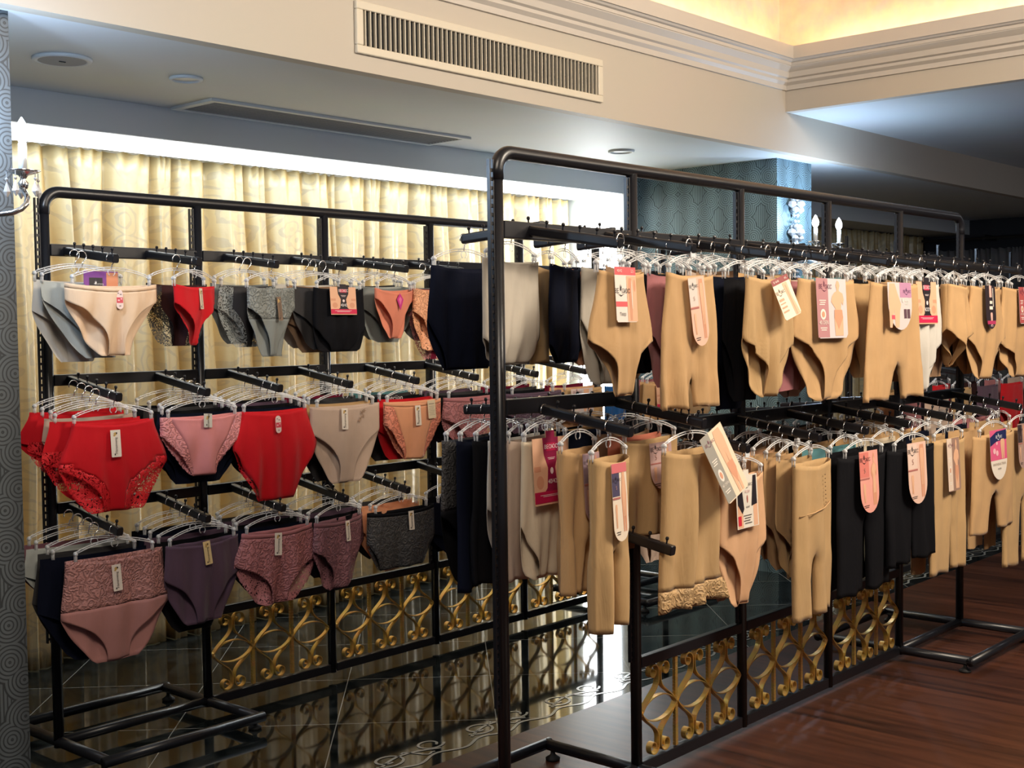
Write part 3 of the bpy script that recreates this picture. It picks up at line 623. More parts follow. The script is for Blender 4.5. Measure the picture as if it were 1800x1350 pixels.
def T_pill(par, x, y, z, rz=0, ry=0):
    return hang_tag(par, x, y, z, .026, .066, 'pill', (.80, .62, .58), [((.62, .05, .08), [rc(-.012, .012, -.026, -.045), ]), ((.85, .45, .48), [ell(-.004, -.036, .004, .003), ell(.006, -.031, .003, .003)]), ((.25, .2, .2), [ell(-.005, -.012, .003, .002), ell(.004, -.016, .004, .002), ell(0, -.055, .004, .002)])], rz, ry, -3)
def T_key(par, x, y, z, w, h, dark, band, rz=0, ry=0, txt='40/42', pale=BK):
    hg = [(-w*.22, 0), (w*.22, 0), (w*.20, -h*.25), (w*.10, -h*.45), (w*.14, -h*.75), (w*.2, -h*.8), (-w*.2, -h*.8), (-w*.14, -h*.75), (-w*.10, -h*.45), (-w*.20, -h*.25)]
    art = [(SKIN2, [place(LEGS, -w*.62, -h*.38, w*.5, h*.6), place(LEGS, w*.12, -h*.38, w*.5, h*.6)] if 0 else [rc(-w*.48, -w*.3, -h*.42, -h*.5), rc(w*.3, w*.48, -h*.42, -h*.5), ell(-w*.33, -h*.66, w*.1, h*.1), ell(w*.33, -h*.66, w*.1, h*.1)]),
           (dark, [hg, rc(-w*.12, w*.12, h*.1, 0)]), (band, [rc(-w*.5, w*.5, -h*.80, -h*.97), rc(-w*.13, w*.13, -h*.08, -h*.2)]), ((.85, .7, .7), [ell(0, -h*.5, w*.045, h*.05)]+lines(-w*.1, w*.1, -h*.30, 2)+lines(-w*.35, w*.3, -h*.85, 2)),
           ('t', 'ВЕОЮС', 0, -h*.14, w*.10, (.9, .8, .8)), ('t', txt, 0, -h*.66, w*.11, (.9, .85, .85))]
    return hang_tag(par, x, y, z, w, h, 'keyed', SKIN, art, rz, ry, -3)
def T_round(par, x, y, z, w, h, base, col, fig=LEGS, rz=0, ry=0, s='S', top=None, kind='round'):
    art = [(col, [rc(-w*.5, 0, -h*.02, -h*.42)]), (SKIN2, [place(fig, w*.02, -h*.04, w*.46, h*.86)]), (SKIN, [place(fig, w*.08, -h*.10, w*.34, h*.60), place(LEGS, -w*.40, -h*.52, w*.22, h*.3)]),
           ((.45, .16, .14), [rc(-w*.5, 0, -h*.43, -h*.455)]), (BK, lines(-w*.36, -w*.08, -h*.87, 2, .006, .002))]
    if top: art.insert(3, (top, [rc(-w*.5, w*.5, 0, -h*.12)]))
    return hang_tag(par, x, y, z, w, h, kind, base, art+logo(-w*.25, -h*(.20 if top else .12), w*.26, BK)+[('t', s, -w*.25, -h*.31, w*.18, (.45, .25, .2))], rz, ry, -3)
def T_photo(par, x, y, z, w, h, col, fig=LADY, rz=0, ry=0, rx=-3, kind='rect', txt='40 DEN', base=(.66, .60, .60)):
    art = [(col, [rc(-w*.5, -w*.12, 0, -h*.985) if kind == 'rect' else rc(-w*.5, -w*.12, 0, -h*.75)]), (WH, [ell(-w*.31, -h*.60, w*.09, h*.09)]+lines(-w*.42, -w*.2, -h*.36, 3, .007, .003)+lines(-w*.42, -w*.2, -h*.82, 2, .007, .003)),
           (SKIN, [place(fig, -w*.12, -h*.03, w*.62, h*.95)]), (SKIN2, [ell(-w*.31, -h*.60, w*.05, h*.05), place([(.3, -.52), (.72, -.52), (.75, -.66), (.5, -.86), (.28, -.66)], -w*.12, -h*.03, w*.62, h*.95)])]
    return hang_tag(par, x, y, z, w, h, kind, base, art+logo(-w*.24, -h*.12, w*.20, (.2, .06, .1))+[('t', txt, -w*.31, -h*.74, w*.09, WH)], rz, ry, rx)
# ------------------------------------------------------------------ stock hung on the arms
ORD = ['first', 'second', 'third', 'fourth', 'fifth', 'sixth', 'seventh', 'eighth', 'ninth', 'tenth', 'eleventh', 'twelfth']
NM = dict(tan='tan', cream='cream', beige='beige', red='red', pink='pink', dusty='dusty pink', plum='dark plum', black='black', navy='navy', white='white', offwhite='off-white', grey='grey', brown='brown', salmon='salmon', peach='peach', mauve='mauve', charcoal='charcoal', burgundy='burgundy', blue='blue', teal='teal', tanb='brown-tan', rose='rose pink', ivory='ivory', mist='pale grey', peachtan='peach-tan', khaki='golden tan', olive='olive')
KN = dict(brief=('brief', 'brief'), low=('low_brief', 'low brief'), high=('high_waist_brief', 'high-waist brief'), full=('full_brief', 'full brief'), thong=('thong', 'thong'), wing=('shaping_brief', 'flared shaping brief'), body=('shaping_brief', 'long shaping brief'), shorts=('shaping_shorts', 'shaping shorts'), legs=('leggings', 'leggings'), tube=('waist_skirt', 'waist skirt'), vee=('brief', 'lace-sided brief'))
def hang(row, ai, k, X, Y, z, rz, kind, W, H, color, desc=None, flip=False, **o):
    """one garment on one hanger, on arm ai of a row; k counts from the front"""
    where = f"{'foremost' if k == 0 else ORD[k]} on {ORD[ai]} arm, {row}"
    nm, dn = KN[kind]; lc = o.get('lace') and kind != 'vee'
    d = desc or f"{NM[color]} {'lace ' if lc else ''}{dn}"
    hanger(X, Y, z, rz, W, 'clear plastic hanger, '+where, 'clear clip hangers on the '+row)
    lb = d+', '+where
    if len(lb.split()) > 16: print('LONG', lb)
    return garment(nm, lb, 'garments on the '+row, 'underwear' if kind in ('brief', 'low', 'high', 'full', 'thong', 'vee') else 'shapewear', X, Y, z, rz, kind, W, H, color, seed=o.pop('seed', ai*5+k*3+1), **o)
def arm_z(z0, dz, Yr, Y): return z0-dz*abs(Y-Yr)/.33
rq = random.Random(11)
def fill(row, ai, X, Yr, z0, dz, side, specs, start=.27, step=.055, k0=1, yawr=6, bias=0):
    """specs from front to back"""
    for i, s in enumerate(specs):
        kind, color, W, H = s[:4]; o = dict(s[4]) if len(s) > 4 else {}
        yv = start-step*i; Y = Yr+side*yv
        o.setdefault('d', .014)
        hang(row, ai, i+k0, X+rq.uniform(-.008, .008), Y, arm_z(z0, dz, Yr, Y), R(bias+rq.uniform(-yawr, yawr)), kind, W, H, color, res=0, **o)
def front(row, ai, X, Y, z, rz, kind, W, H, color, **o): return hang(row, ai, 0, X, Y, z, R(rz), kind, W, H, color, **o)
# --- left rack
YL = 4.17; Z1, Z2, Z3 = 1.797, 1.34, .885; TOPL, MIDL, LOWL = 'left top row', 'left middle row', 'left bottom row'
AU = [2.29, 2.62, 2.965, 3.30, 3.64, 3.97]; AM = [2.29, 2.645, 2.972, 3.324, 3.694, 4.06, 4.47, 4.84, 5.20, 5.56, 5.85]; AL = [2.28, 2.635, 2.975, 3.29, 3.63, 4.0, 4.36, 4.75, 5.2]
for X in AU: add_arm(LR, X, YL, Z1, .042, -1)
for X in AM: add_arm(LR, X, YL, Z2, .055, -1)
for X in AL: add_arm(LR, X, YL, Z3, .058, -1)
def lz(z0, dz, Y): return arm_z(z0, dz, YL, Y)
g = front(TOPL, 0, 2.29, 3.862, lz(Z1, .042, 3.862), 1, 'low', .35, .245, 'ivory', desc='ivory gathered low brief', gather=.0035, d=.03, sag=.018, pb=1.15, pf=3.0,  band=1, bandcol='ivory')
T_pill(g, .018, -.040, -.022)
fill(TOPL, 0, 2.215, YL, Z1, .042, -1, [('low', 'mist', .30, .26, dict(sway=.25)), ('brief', 'white', .30, .28)], .25, .06)
g2 = [o for o in C.objects if o.name.startswith('low_brief') and 'ivory' not in o['label']][-1]
hang_tag(g2, .07, -.022, .035, .13, .05, 'rect', (.22, .05, .28), [((.72, .28, .14), [rc(.02, .064, -.004, -.05)]), (BK, [rc(-.045, .005, -.022, -.05)]), ((.8, .8, .8), [place(FIG, -.03, -.045, .018, .02)])]+[('t', 'Hanaimeng', -.01, -.043, .008, (.85, .85, .85))], 0, 0, 0, 'purple card band with orange end')
g = front(TOPL, 1, 2.62, 3.862, lz(Z1, .042, 3.862), 27, 'thong', .29, .215, 'red', desc='bright red scalloped thong', scal=.004, vs=.3, pb=1.6)
T_slim(g, 0, -.036, -.012, w=.022, h=.075, base=(.72, .60, .45))
fill(TOPL, 1, 2.585, YL, Z1, .042, -1, [('brief', 'brown', .27, .225, dict(lace='sides', lacecol='black', pf=2.2, pb=.6))], .25, .06, bias=4)
g = front(TOPL, 2, 2.965, 3.868, lz(Z1, .042, 3.868), 15, 'low', .29, .265, 'grey', desc='sage grey lace-top brief', lace='top', lacecol='grey', dens=.9, vs=.3, pf=2.9, pb=1.2, c=.045)
T_slim(g, .012, -.040, -.040, rz=0, ry=-3, w=.026, h=.09, base=(.20, .13, .08))
fill(TOPL, 2, 2.90, YL, Z1, .042, -1, [('brief', 'charcoal', .26, .235, dict(lace='sides', lacecol='grey', pf=2.6, pb=.7)), ('brief', 'grey', .28, .23)], .25, .06)
g = front(TOPL, 3, 3.30, 3.87, lz(Z1, .042, 3.87), 5, 'full', .28, .255, 'black', desc='black brief with pink and black card', wb=1.04, c=.075, vs=.62, pf=1.2, pb=.5)
T_key(g, .0, -.040, .002, .145, .11, BK, CRIM)
fill(TOPL, 3, 3.26, YL, Z1, .042, -1, [('brief', 'charcoal', .30, .25), ('brief', 'tanb', .30, .27, dict(vs=.55)), ('high', 'white', .30, .26)], .26, .06, bias=3)
g = front(TOPL, 4, 3.63, 3.90, lz(Z1, .042, 3.90), 12, 'low', .28, .21, 'salmon', desc='salmon seamless brief', vs=.2, pf=2.6, pb=1.1, c=.03, sag=.022)
hang_tag(g, .008, -.038, -.022, .048, .070, 'diamond', (.55, .02, .22), [((.75, .15, .35), [[(0, -.012), (.012, -.025), (0, -.05), (-.012, -.025)]])], 0, 0, -2, 'magenta diamond-shaped tag')
fill(TOPL, 4, 3.64, YL, Z1, .042, -1, [('brief', 'grey', .32, .235, dict(pb=.6)), ('brief', 'mist', .30, .23), ('high', 'charcoal', .30, .22)], .205, .055)
g = front(TOPL, 5, 3.90, 3.93, lz(Z1, .042, 3.93), 8, 'brief', .30, .27, 'peach', desc='peach lace brief', lace='all', dens=.6, scal=.004, pb=.6)
fill(TOPL, 5, 3.93, YL, Z1, .042, -1, [('brief', 'burgundy', .28, .315, dict(lace='sides', lacecol='rose')), ('brief', 'grey', .30, .24)], .20, .06)
# middle row
g = front(MIDL, 0, 2.29, 3.874, lz(Z2, .055, 3.874), 0, 'full', .31, .31, 'red', desc='red lace-sided full brief', lace='corner', lacecol='red', dens=.3, wb=1.33, vs=.50, pf=2.6, pb=.9, c=.075)
T_slim(g, -.004, -.040, -.030, w=.037, h=.092)
fill(MIDL, 0, 2.255, YL, Z2, .055, -1, [('full', 'red', .33, .27, dict(lace='low', lacecol='red', wb=1.2)), ('brief', 'beige', .34, .20), ('full', 'red', .32, .24, dict(lace='low')), ('full', 'red', .33, .20)], .255, .052, bias=-2)
g = front(MIDL, 1, 2.645, 3.871, lz(Z2, .055, 3.871), 2, 'vee', .36, .22, 'pink', desc='pink brief with wide lace sides', lace='sides', lacecol='pink', dens=.9, xb=1, scal=.006, vs=.30, pf=1.3, pb=.9)
T_slim(g, .014, -.036, .004, ry=4, w=.036, h=.05, base=(.58, .56, .50))
fill(MIDL, 1, 2.66, YL, Z2, .055, -1, [('full', 'navy', .33, .26, dict(wb=1.15, c=.09)), ('high', 'black', .34, .27), ('brief', 'charcoal', .34, .25), ('brief', 'black', .33, .24)], .25, .052)
g = front(MIDL, 2, 2.972, 3.871, lz(Z2, .055, 3.871), 1, 'full', .31, .345, 'red', desc='red plain-front full brief', wb=1.30, vs=.40, pf=1.25, pb=1.0, c=.085, amp=.006, lace='back', lacecol='red')
T_pill(g, -.004, -.044, -.022)
fill(MIDL, 2, 2.975, YL, Z2, .055, -1, [('full', 'navy', .32, .27), ('brief', 'black', .33, .25), ('brief', 'plum', .33, .24), ('brief', 'black', .33, .24)], .25, .052)
g = front(MIDL, 3, 3.324, 3.871, lz(Z2, .055, 3.871), 0, 'low', .365, .315, 'beige', desc='greige brief with embroidered flower', vs=.34, pf=3.0, pb=.85, c=.055)
T_slim(g, -.022, -.040, -.012, ry=2, w=.032, h=.085)
b = NB()
for x, z, r in ((.055, -.035, .010), (.068, -.028, .008), (.062, -.05, .009), (.048, -.058, .008), (.04, -.068, .007), (.074, -.042, .006)): lathe(b, [(.001, -.0006), (r, -.0003), (r, .0003), (.001, .0006)], (x, 0, 0), 7)
b.free()
bm = NB()
for x, z, r in ((.055, -.035, .010), (.068, -.028, .008), (.062, -.05, .009), (.048, -.058, .008), (.04, -.068, .007)):
    for q in range(5):
        a = q*1.256; tube(bm, [(x, 0, z), (x+r*math.cos(a), -.001, z+r*math.sin(a))], .0009, 5)
e_ = obj('embroidery', bm, fabric('tanb'), g); e_.location = (.01, -.0255, 0)
fill(MIDL, 3, 3.335, YL, Z2, .055, -1, [('brief', 'khaki', .33, .26), ('full', 'charcoal', .33, .33, dict(wb=1.12)), ('brief', 'charcoal', .33, .25), ('brief', 'burgundy', .33, .24)], .25, .052)
g = front(MIDL, 4, 3.694, 3.867, lz(Z2, .055, 3.867), 0, 'vee', .335, .25, 'peach', desc='peach brief with patterned lace sides', lace='sides', lacecol='salmon', dens=.8, xb=1, scal=.005, vs=.38, pf=1.2, pb=.8, bandcol='peach')
T_slim(g, .012, -.036, -.022, w=.032, h=.085); hang_tag(g, .092, -.036, -.004, .045, .078, 'rect', (.72, .60, .42), [((.25, .2, .15), lines(-.016, .016, -.014, 1, .005, .003)+lines(-.017, .017, -.026, 7, .006, .001))], 0, -2, -3, 'beige printed care card')
fill(MIDL, 4, 3.70, YL, Z2, .055, -1, [('full', 'red', .31, .26, dict(wb=1.05)), ('brief', 'black', .33, .24), ('full', 'charcoal', .33, .29, dict(wb=1.15)), ('brief', 'teal', .33, .25)], .25, .052)
gb = [o for o in C.objects if o.name.startswith('brief') and o.get('label', '').startswith('black brief, third on fifth arm, left middle')]
if gb: lettering(gb[0], 'Sierjian', -.02, -.010, .032, (.75, .72, .7), y=-.018)
g = front(MIDL, 5, 4.06, 3.868, lz(Z2, .055, 3.868), 0, 'brief', .36, .24, 'rose', desc='rose brief with ribbed lace', lace='all', lacecol='rose', dens=.9, bandcol='rose', pb=.7)
fill(MIDL, 5, 4.06, YL, Z2, .055, -1, [('brief', 'black', .34, .24), ('brief', 'charcoal', .34, .24), ('brief', 'plum', .34, .24)], .25, .055)
g = front(MIDL, 6, 4.47, 3.862, lz(Z2, .055, 3.862), 0, 'brief', .42, .24, 'plum', desc='dark plum lace brief', lace='all', lacecol='plum', dens=.9, bandcol='plum')
T_pill(g, .02, -.04, -.018)
fill(MIDL, 6, 4.47, YL, Z2, .055, -1, [('brief', 'black', .34, .24), ('brief', 'charcoal', .34, .24), ('brief', 'burgundy', .34, .24)], .25, .055)
g = front(MIDL, 7, 4.86, 3.87, lz(Z2, .055, 3.87), 0, 'tube', .30, .15, 'khaki', desc='folded golden tan shapewear with wide photo card')
T_photo(g, -.04, -.040, .0, .17, .12, (.75, .6, .55), HIP, kind='rect')
fill(MIDL, 7, 4.84, YL, Z2, .055, -1, [('full', 'peachtan', .33, .24), ('brief', 'burgundy', .33, .24)], .25, .06)
g = front(MIDL, 8, 5.17, 3.88, lz(Z2, .055, 3.88), 6, 'tube', .28, .22, 'blue', desc='bright blue shapewear')
g = front(MIDL, 9, 5.56, 3.88, lz(Z2, .055, 3.88), 0, 'high', .36, .36, 'tan', desc='tan high-waist shaper with pink and black card')
T_key(g, -.02, -.04, -.01, .16, .13, BK, CRIM)
fill(MIDL, 9, 5.56, YL, Z2, .055, -1, [('high', 'tan', .34, .34), ('high', 'rose', .34, .3)], .25, .06)
g = front(MIDL, 10, 5.85, 3.88, lz(Z2, .055, 3.88), 0, 'high', .32, .36, 'khaki')
fill(MIDL, 10, 5.85, YL, Z2, .055, -1, [('high', 'khaki', .33, .34), ('high', 'black', .33, .3)], .25, .06)
# bottom row
g = front(LOWL, 0, 2.28, 3.872, lz(Z3, .058, 3.872), 0, 'high', .37, .365, 'dusty', desc='dusty pink high brief with lace top', lace='top', lacecol='dusty', dens=.9, wb=1.10, vs=.54, pf=2.7, pb=.9, c=.06, scal=0)
T_slim(g, -.006, -.040, -.030, ry=-2, w=.034, h=.090)
fill(LOWL, 0, 2.235, YL, Z3, .058, -1, [('high', 'navy', .38, .36), ('high', 'charcoal', .36, .33, dict(sway=-.1)), ('brief', 'mist', .36, .24), ('brief', 'mauve', .36, .22)], .252, .055, bias=-2)
g = front(LOWL, 1, 2.635, 3.873, lz(Z3, .058, 3.873), 5, 'high', .33, .30, 'plum', desc='plum grey high-waist brief', wb=1.06, vs=.42, pf=2.7, pb=.85, c=.06)
T_slim(g, .0, -.040, -.0, ry=-5, w=.032, h=.085, base=(.78, .60, .30))
fill(LOWL, 1, 2.63, YL, Z3, .058, -1, [('high', 'black', .34, .34), ('high', 'plum', .34, .28), ('brief', 'navy', .34, .26), ('brief', 'black', .34, .25)], .25, .052)
g = front(LOWL, 2, 2.975, 3.874, lz(Z3, .058, 3.874), 1, 'full', .34, .288, 'rose', desc='rose pink lace brief with scalloped legs', lace='all', lacecol='rose', dens=.95, bandcol='rose', wb=1.22, vs=.42, pf=3.2, pb=.75, c=.055, scal=.005)
T_slim(g, -.012, -.040, -.012, ry=5, w=.034, h=.085)
fill(LOWL, 2, 2.975, YL, Z3, .058, -1, [('high', 'navy', .34, .27), ('high', 'black', .34, .27), ('brief', 'plum', .34, .24), ('brief', 'charcoal', .34, .25)], .25, .052)
g = front(LOWL, 3, 3.29, 3.886, lz(Z3, .058, 3.886), 14, 'brief', .33, .285, 'mauve', desc='mauve lace-panel brief', lace='all', lacecol='mauve', dens=.9, bandcol='mauve', vs=.4, pf=2.4, pb=.7)
T_slim(g, .028, -.038, -.014, w=.028, h=.082)
fill(LOWL, 3, 3.31, YL, Z3, .058, -1, [('brief', 'black', .32, .27), ('high', 'plum', .32, .27), ('brief', 'charcoal', .32, .25)], .24, .055)
g = front(LOWL, 4, 3.63, 3.880, lz(Z3, .058, 3.880), 0, 'full', .385, .25, 'black', desc='black floral lace brief', lace='all', lacecol='charcoal', dens=.9, bandcol='black', wb=1.02, c=.12, pf=.9, pb=.5)
T_slim(g, .036, -.040, -.012, w=.030, h=.080)
fill(LOWL, 4, 3.63, YL, Z3, .058, -1, [('brief', 'peach', .33, .27), ('brief', 'peach', .33, .25), ('brief', 'charcoal', .33, .25)], .25, .055)
for ai, X in ((5, 4.0), (6, 4.36), (7, 4.75), (8, 5.2)):
    fill(LOWL, ai, X, YL, Z3, .058, -1, [('high', ('navy', 'black', 'plum', 'black')[ai-5], .35, .26), ('high', 'black', .34, .25)], .29, .08, k0=0)
# --- right rack
YR = 2.42; TOPR, LOWR, TOPB, LOWB = 'right top row', 'right bottom row', 'right far-side top row', 'right far-side bottom row'
ZU, DZ = 1.785, .055; XU = [2.79, 3.15, 3.58, 4.0, 4.45, 4.78, 5.10, 5.42, 5.82]; XL = [2.83, 3.20, 3.45, 3.92, 4.28, 4.64, 5.04, 5.43, 5.82]
def zlow(X): return 1.262 if X < 3.3 else 1.165
for X in XU: add_arm(RR, X, YR, ZU, DZ, -1)
for X in XL: add_arm(RR, X, YR, zlow(X), DZ, -1)
XUB = [2.87, 3.22, 3.45, 4.0, 4.45, 4.85, 5.3, 5.7]; XLB = [2.87, 3.25, 3.62, 4.0, 4.45, 4.85, 5.3]
for X in XUB: add_arm(RR, X, YR, ZU+.02, .02, 1)
for X in XLB: add_arm(RR, X, YR, zlow(X)+.0, .015, 1)
def rz_(z0, Y): return z0-DZ*abs(Y-YR)/.33
def FU(ai, Y, yw, kind, W, H, col, **o): return front(TOPR, ai, XU[ai], Y, rz_(ZU, Y)+.012, yw, kind, W, H, col, **o)
def FL(ai, Y, yw, kind, W, H, col, k=0, **o): return hang(LOWR, ai, k, XL[ai], Y, rz_(zlow(XL[ai]), Y), R(yw), kind, W, H, col, **o)
g = FU(0, 2.085, 4, 'wing', .225, .345, 'tan', desc='tan flared brief with pink-topped card', wb=1.45, vs=.56, pf=5, pb=3.6, c=.048, amp=.003)
hang_tag(g, .0, -.040, .008, .105, .150, 'rect', WH, [((.75, .12, .13), [rc(-.0525, .0525, 0, -.022), rc(-.0525, .004, -.094, -.108)]), (SKIN, [rc(.004, .0525, -.024, -.148)]), (SKIN2, [place(LEGS, .006, -.03, .03, .115), ell(.043, -.05, .005, .017)]), (WH, [ell(.028, -.075, .002, .04)])]+logo(-.026, -.062, .036, BK)+[('t', 'Tаор', -.022, -.128, .013, BK), ('t', '40/42', -.03, -.011, .011, WH), ('t', '2.5', .033, -.011, .012, WH)], 0, 0, -3, 'white and pink card with photo of a waist')
g = FU(1, 2.10, 4, 'legs', .27, .40, 'tan', desc='tan long-leg shaper with rounded skin-tone card', vc=.78, wb=1.22, gap=.012)
T_round(g, .010, -.040, -.012, .095, .205, (.78, .50, .38), (.70, .62, .56), rz=0, ry=-6)
fill(TOPR, 1, 3.16, YR, ZU, DZ, -1, [('high', 'rose', .26, .34), ('full', 'black', .30, .30, dict(wb=1.1)), ('high', 'black', .26, .32), ('body', 'tanb', .28, .36)], .245, .055, bias=6)
g = FU(2, 2.085, 3, 'full', .30, .385, 'khaki', desc='golden tan high shaper with tilted striped card', wb=1.16, vs=.52, pf=3.0, pb=.85, c=.05, amp=.008)
hang_tag(g, .008, -.060, -.003, .115, .135, 'rect', (.84, .70, .54), [((.28, .05, .05), [rc(-.0575, .0575, 0, -.02)]), (SKIN, [[(.002, -.022), (.034, -.022), (.036, -.07), (.052, -.133), (.02, -.133), (.012, -.07)]]), (SKIN2, [[(.014, -.03), (.022, -.03), (.034, -.133), (.028, -.133)], rc(-.05, -.018, -.066, -.074), rc(-.05, -.016, -.080, -.084), rc(-.05, -.014, -.092, -.098), rc(-.05, -.012, -.106, -.112)])]+logo(-.03, -.044, .028, BK)+[('t', 'М. 46/48', -.03, -.010, .010, WH), ('t', '4XL', .035, -.010, .010, WH)], 0, -14, -16, 'cream card with dark red top strip, tilted')
fill(TOPR, 2, 3.56, YR, ZU, DZ, -1, [('full', 'black', .29, .40, dict(wb=1.1, c=.08)), ('high', 'navy', .29, .44, dict(wb=1.1)), ('body', 'tanb', .28, .44), ('wing', 'beige', .26, .40)], .255, .055, bias=5)
g = FU(3, 2.10, 0, 'high', .40, .42, 'tan', desc='wide tan brief with figure photo card', wb=1.24, vs=.46, pf=3.2, pb=.8, c=.06, amp=.007)
T_photo(g, .0, -.040, .0, .215, .205, (.50, .24, .25), rz=0)
fill(TOPR, 3, 3.98, YR, ZU, DZ, -1, [('shorts', 'rose', .36, .38), ('high', 'beige', .36, .42, dict(wb=1.2)), ('high', 'black', .34, .36), ('high', 'tan', .34, .36)], .25, .055)
g = FU(4, 2.06, 0, 'shorts', .39, .43, 'tan', desc='tan shaping shorts with lilac curved card', vc=.70, wb=1.32, gap=.05, amp=.006)
hang_tag(g, .0, -.042, .0, .20, .175, 'round', (.66, .58, .56), [((.52, .26, .40), [rc(.0, .098, 0, -.055)]), (SKIN, [place(SIDE, -.095, -.004, .12, .165)]), ((.70, .10, .14), [rc(-.078, -.05, -.12, -.135)]), ((.12, .06, .08), [rc(.028, .05, -.098, -.132), rc(.056, .078, -.098, -.132)]), (WH, lines(.04, .07, -.066, 3, .006, .002)+[ell(.02, -.065, .005, .009)])]+logo(.055, -.030, .030, (.08, .03, .10)), 0, 0, -3, 'lilac and skin-tone card with curved lower edge')
fill(TOPR, 4, 4.43, YR, ZU, DZ, -1, [('high', 'khaki', .36, .36), ('high', 'black', .36, .34), ('high', 'tan', .36, .36), ('high', 'teal', .34, .30)], .24, .055)
g = FU(5, 2.10, 0, 'body', .30, .425, 'white', desc='white shaping brief with black and red card', wb=1.25, vs=.50, pf=1.9, pb=.75)
T_key(g, .0, -.040, .004, .185, .165, BK, CRIM, txt='BODY')
fill(TOPR, 5, 4.80, YR, ZU, DZ, -1, [('high', 'white', .30, .38), ('high', 'tanb', .32, .40), ('high', 'tan', .32, .36), ('high', 'black', .32, .34)], .25, .055)
g = FU(6, 2.10, 13, 'thong', .32, .34, 'tan', desc='tan narrow shaper turned nearly edge-on', vs=.55, wb=1.1, amp=.012, d=.045, pb=1.2)
fill(TOPR, 6, 5.08, YR, ZU, DZ, -1, [('high', 'tanb', .32, .38), ('high', 'tanb', .30, .40), ('high', 'brown', .30, .34), ('high', 'tan', .30, .34)], .25, .055, bias=5)
g = FU(7, 2.095, 0, 'body', .32, .40, 'tan', desc='tan shaping brief with narrow black figure card', wb=1.34, vs=.55, pf=2.2, pb=.9, c=.06)
hang_tag(g, .0, -.040, .0, .11, .185, 'round', (.03, .02, .025), [((.75, .45, .38), [rc(-.012, .014, 0, -.05), place(LEGS, -.016, -.115, .04, .055)]), ((.8, .75, .65), [rc(-.012, .016, -.065, -.078), rc(-.016, .02, -.088, -.102), rc(.024, .030, -.01, -.09)]), ((.45, .04, .12), [rc(-.045, .045, -.150, -.165)])]+[('t', '40 D', .0, -.172, .014, (.85, .6, .65))], 0, 0, -3, 'black rounded card with magenta foot')
fill(TOPR, 7, 5.42, YR, ZU, DZ, -1, [('high', 'khaki', .34, .38), ('high', 'tanb', .34, .36), ('high', 'black', .34, .34)], .25, .06)
g = FU(8, 2.095, 0, 'high', .40, .405, 'tan', desc='tan high shaper with brick red card', wb=1.25, vs=.62)
T_photo(g, .02, -.04, .0, .17, .165, (.45, .09, .09), SIDE)
fill(TOPR, 8, 5.80, YR, ZU, DZ, -1, [('high', 'tan', .36, .38), ('high', 'black', .36, .34), ('high', 'tan', .36, .36)], .25, .06)
# top row, far side
def FB(ai, Y, yw, kind, W, H, col, k=0, **o): return hang(TOPB, ai, k, XUB[ai], Y, ZU+.02-.02*(Y-YR)/.33-.0, R(yw), kind, W, H, col, **o)
FB(0, 2.76, 5, 'full', .32, .325, 'navy', desc='blue-black high full brief, largest dark piece', wb=1.12, vs=.52, c=.11, pf=1.3, pb=.7)
FB(0, 2.56, 12, 'full', .34, .32, 'offwhite', k=1, desc='off-white smooth high brief', wb=1.03, vs=.74, c=.08, pf=.9, pb=.6)
FB(1, 2.70, 20, 'shorts', .30, .315, 'khaki', desc='golden tan shorts turned edge-on', wb=1.2, gap=.02); FB(1, 2.635, 22, 'full', .30, .32, 'navy', k=1, wb=1.12, vs=.8, c=.11, pf=1.0)
FB(2, 2.72, 8, 'high', .27, .33, 'peach', k=0); FB(2, 2.655, 6, 'body', .27, .40, 'offwhite', k=1, desc='off-white long body brief with curled leg', vs=.45, pf=1.6, pb=.8, c=.05)
for ai in range(3, 8):
    for k in range(3): FB(ai, 2.71-.07*k, rq.uniform(-5, 8), ('high', 'body', 'high')[k], .31, .34+.03*((ai+k) % 3), ('tan', 'black', 'tanb', 'khaki', 'beige', 'rose')[(ai*2+k) % 6], k=k, res=0, d=.014)
# bottom row, front side
g = FL(0, 2.165, 8, 'legs', .19, .49, 'khaki', desc='golden tan leggings with pink card', vc=.55, wb=.95, gap=.02, amp=.008, d=.035)
T_round(g, .015, -.050, -.015, .085, .22, (.84, .72, .58), (.08, .07, .13), HIP, top=(.70, .18, .20))
g = FL(0, 2.275, 8, 'legs', .20, .415, 'tan', k=1, desc='tan leggings with purple-grey rounded card', vc=.6, wb=.98, gap=.015, amp=.008, d=.035)
T_round(g, .035, -.050, -.012, .095, .20, (.45, .28, .28), (.28, .2, .24), LADY)
g = FL(0, 2.40, 1, 'full', .215, .41, 'cream', k=2, desc='cream high brief with magenta hourglass card', wb=1.06, vs=.62, pf=1.3, pb=.5, c=.055)
T_key(g, .012, -.042, .008, .165, .195, WINE, (.50, .01, .07), txt='40/42')
fill(LOWR, 0, 2.83, YR, zlow(2.83), DZ, -1, [], .0, .05)
g = FL(1, 2.135, 2, 'tube', .30, .475, 'khaki', desc='golden tan lace-hem skirt with grey card', lace='hem', lacecol='khaki', dens=.95, wb=1.22, scal=.0, amp=.012, d=.035)
T_photo(g, .045, -.075, .055, .13, .22, (.33, .31, .27), LEGS, ry=-22, rx=-14, base=(.84, .68, .50))
g = FL(1, 2.285, 4, 'tube', .33, .30, 'khaki', k=1, desc='folded golden tan shaper with pink S card', amp=.012, wb=1.0)
T_round(g, .04, -.040, -.012, .13, .145, (.62, .42, .40), (.62, .42, .40), HIP)
fill(LOWR, 1, 3.20, YR, zlow(3.2), DZ, -1, [('tube', 'salmon', .31, .24), ('high', 'tanb', .31, .38)], .08, .05, k0=2)
